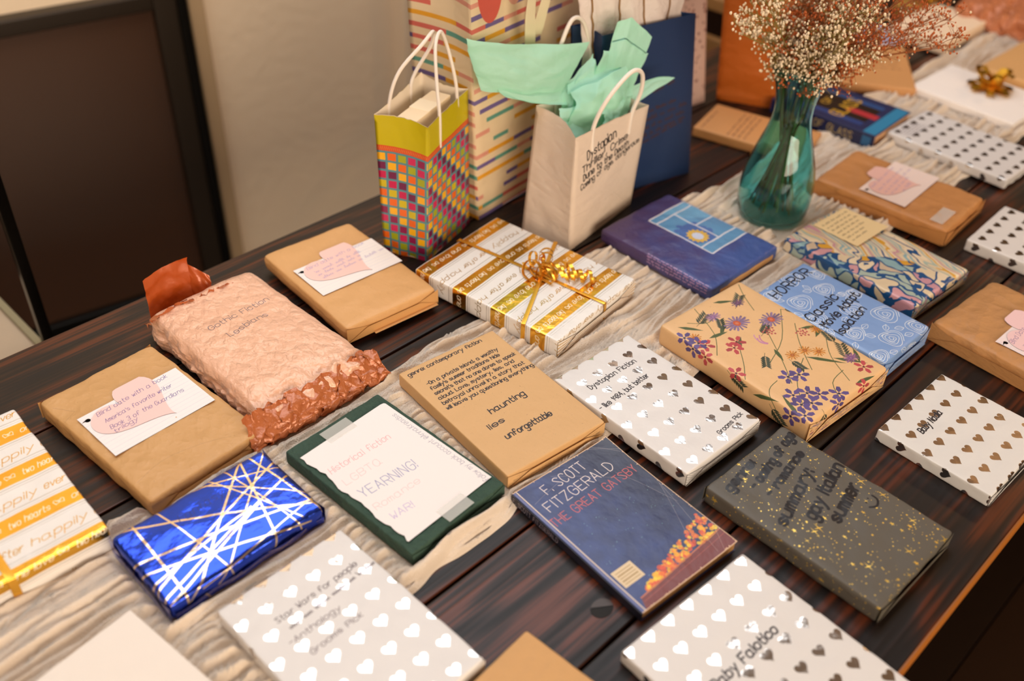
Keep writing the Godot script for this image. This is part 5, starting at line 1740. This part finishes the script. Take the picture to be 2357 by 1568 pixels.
# ---------------------------------------------------------------- the far end
func background() -> void:
	wrapped("wrapped_book", "blurred cream white book lying on the runner at the top of the view", 2.135, -0.806, -1.1, 0.200, 0.130, 0.028, 0.004, plain(Color("ecd3b6"), 0.6), 0.003, null, Vector3i(6, 2, 6))
	var o := wrapped("wrapped_book", "brown kraft paper parcel at the upper right edge, behind the gold star bow", 2.075, -0.571, -1.3, 0.199, 0.150, 0.026, 0.004, M.kraft_plain, 0.006, soft(0.2, 0.15, 0.0016, 26.0, 0.001, 61), Vector3i(14, 4, 12))
	heart_card(o, 0.0275, Vector2(30, 14), 0.0, Vector2(100, 64), [["", Vector2(-30, -14), Vector2(30, -18), 6]], Color("ead6cd"), Color("e6bdb4"), Color("a58bb0"), 0.8)
	var lv := Cv.make(150, 120, 0, 3.0, Color("a9a5b8"))
	for i in 5:
		lv.scrib(Vector2(-50, -30 + i * 16.0), Vector2(40, -34 + i * 16.0), 8, 1.2, Color("8a84b4"), 150 + i)
	var pl := part("paper_sheet", sheet(14, 12, func(u, v): return Vector3(lerpf(-0.075, 0.075, u), 0.002 + 0.004 * sin(u * 4.0) * v + 0.010 * v * v * u, lerpf(-0.06, 0.06, v))), printed(lv, 0.7))
	pl.position = Vector3(2.015, TY + 0.001, -0.885)
	pl.rotation.y = deg_to_rad(-14)
	tag(pl, "lavender grey written paper lying beside the blurred cream book", "paper")
	var cs := plain(Color("c0764e"), 0.36, 0.15, N.facet, 1.0, 7.0)
	cs.backlight_enabled = true
	cs.backlight = Color(0.3, 0.1, 0.04)
	var warp := func(s: Vector3, n: Vector3) -> Vector3:
		return s + n * (ridge.get_noise_3dv(s * 26.0) * 0.016 + nz.get_noise_3dv(s * 14.0) * 0.010)
	wrapped("tissue_parcel", "blurred copper tissue parcel in the top right corner", 2.345, -0.760, 12.0, 0.26, 0.15, 0.040, 0.002, cs, 0.012, warp, Vector3i(34, 12, 30), "", "tissue_wrapping")
	var bo := thing("gold_bow", "blurred shining gold ribbon bow behind the cream book at the top edge", "bow", Vector3(2.215, TY + 0.0345, -0.885), 0)
	for i in 8:
		var a := TAU * i / 8.0
		var d := Vector3(cos(a), 0, sin(a))
		part("loop", band([Vector3(0, 0.002, 0), d * 0.018 + Vector3(0, 0.010, 0), d * 0.034 + Vector3(0, 0.014, 0), d * 0.018 + Vector3(0, 0.022, 0), Vector3(0, 0.012, 0)], [Vector3.UP - d * 0.3, Vector3.UP - d * 0.3, Vector3.UP, Vector3.UP + d * 0.3, Vector3.UP], 0.014), M.bow_gold, bo)
	wrapped("wrapped_book", "gold paper wrapped book under the blurred gold bow at the top edge", 2.225, -0.905, 4.0, 0.11, 0.06, 0.032, 0.001, plain(Color("c99a4a"), 0.35, 0.5), 0.004, null, Vector3i(4, 2, 4))
	var sb := thing("sideboard", "dark brown wooden sideboard against the wall behind the far part of the table", "sideboard", Vector3(2.75, 0, -2.12))
	var dkw := plain(Color("2a1a10"), 0.5)
	part("body", box(1.9, 0.84, 0.40, 0.006), dkw, sb)
	part("top", box(1.94, 0.03, 0.43, 0.005), plain(Color("331f12"), 0.4), sb, Vector3(0, 0.84, 0.005))
	for i in 4:
		var dr := part("door", box(0.44, 0.74, 0.018, 0.004), plain(Color("2f1d12"), 0.5), sb, Vector3(-0.69 + i * 0.46, 0.05, 0.204))
		part("knob", box(0.022, 0.022, 0.02, 0.008), M.black_metal, dr, Vector3(0.17 if i % 2 == 0 else -0.17, 0.42, 0.014))
	# a wooden chair behind the table; its rail shows between the bags
	var wd := plain(Color("8a6236"), 0.5, 0.0, N.wall, 0.3, 3.0)
	var c := thing("wooden_chair", "tan wooden chair behind the table, between the blush bag and the orange bag", "chair", Vector3(2.14, 0, -1.37), 0)
	part("seat", box(0.40, 0.025, 0.42, 0.006), wd, c, Vector3(0, 0.44, 0))
	for q in [[-0.18, -0.19, 0.75], [-0.18, 0.19, 0.75], [0.18, -0.19, 0.44], [0.18, 0.19, 0.44]]:
		part("leg", box(0.032, q[2], 0.032, 0.004), wd, c, Vector3(q[0], 0, q[1]))
	part("back_rail", box(0.020, 0.035, 0.36, 0.004), wd, c, Vector3(-0.18, 0.622, 0))
	part("back_rail", box(0.022, 0.03, 0.36, 0.004), wd, c, Vector3(-0.18, 0.72, 0))
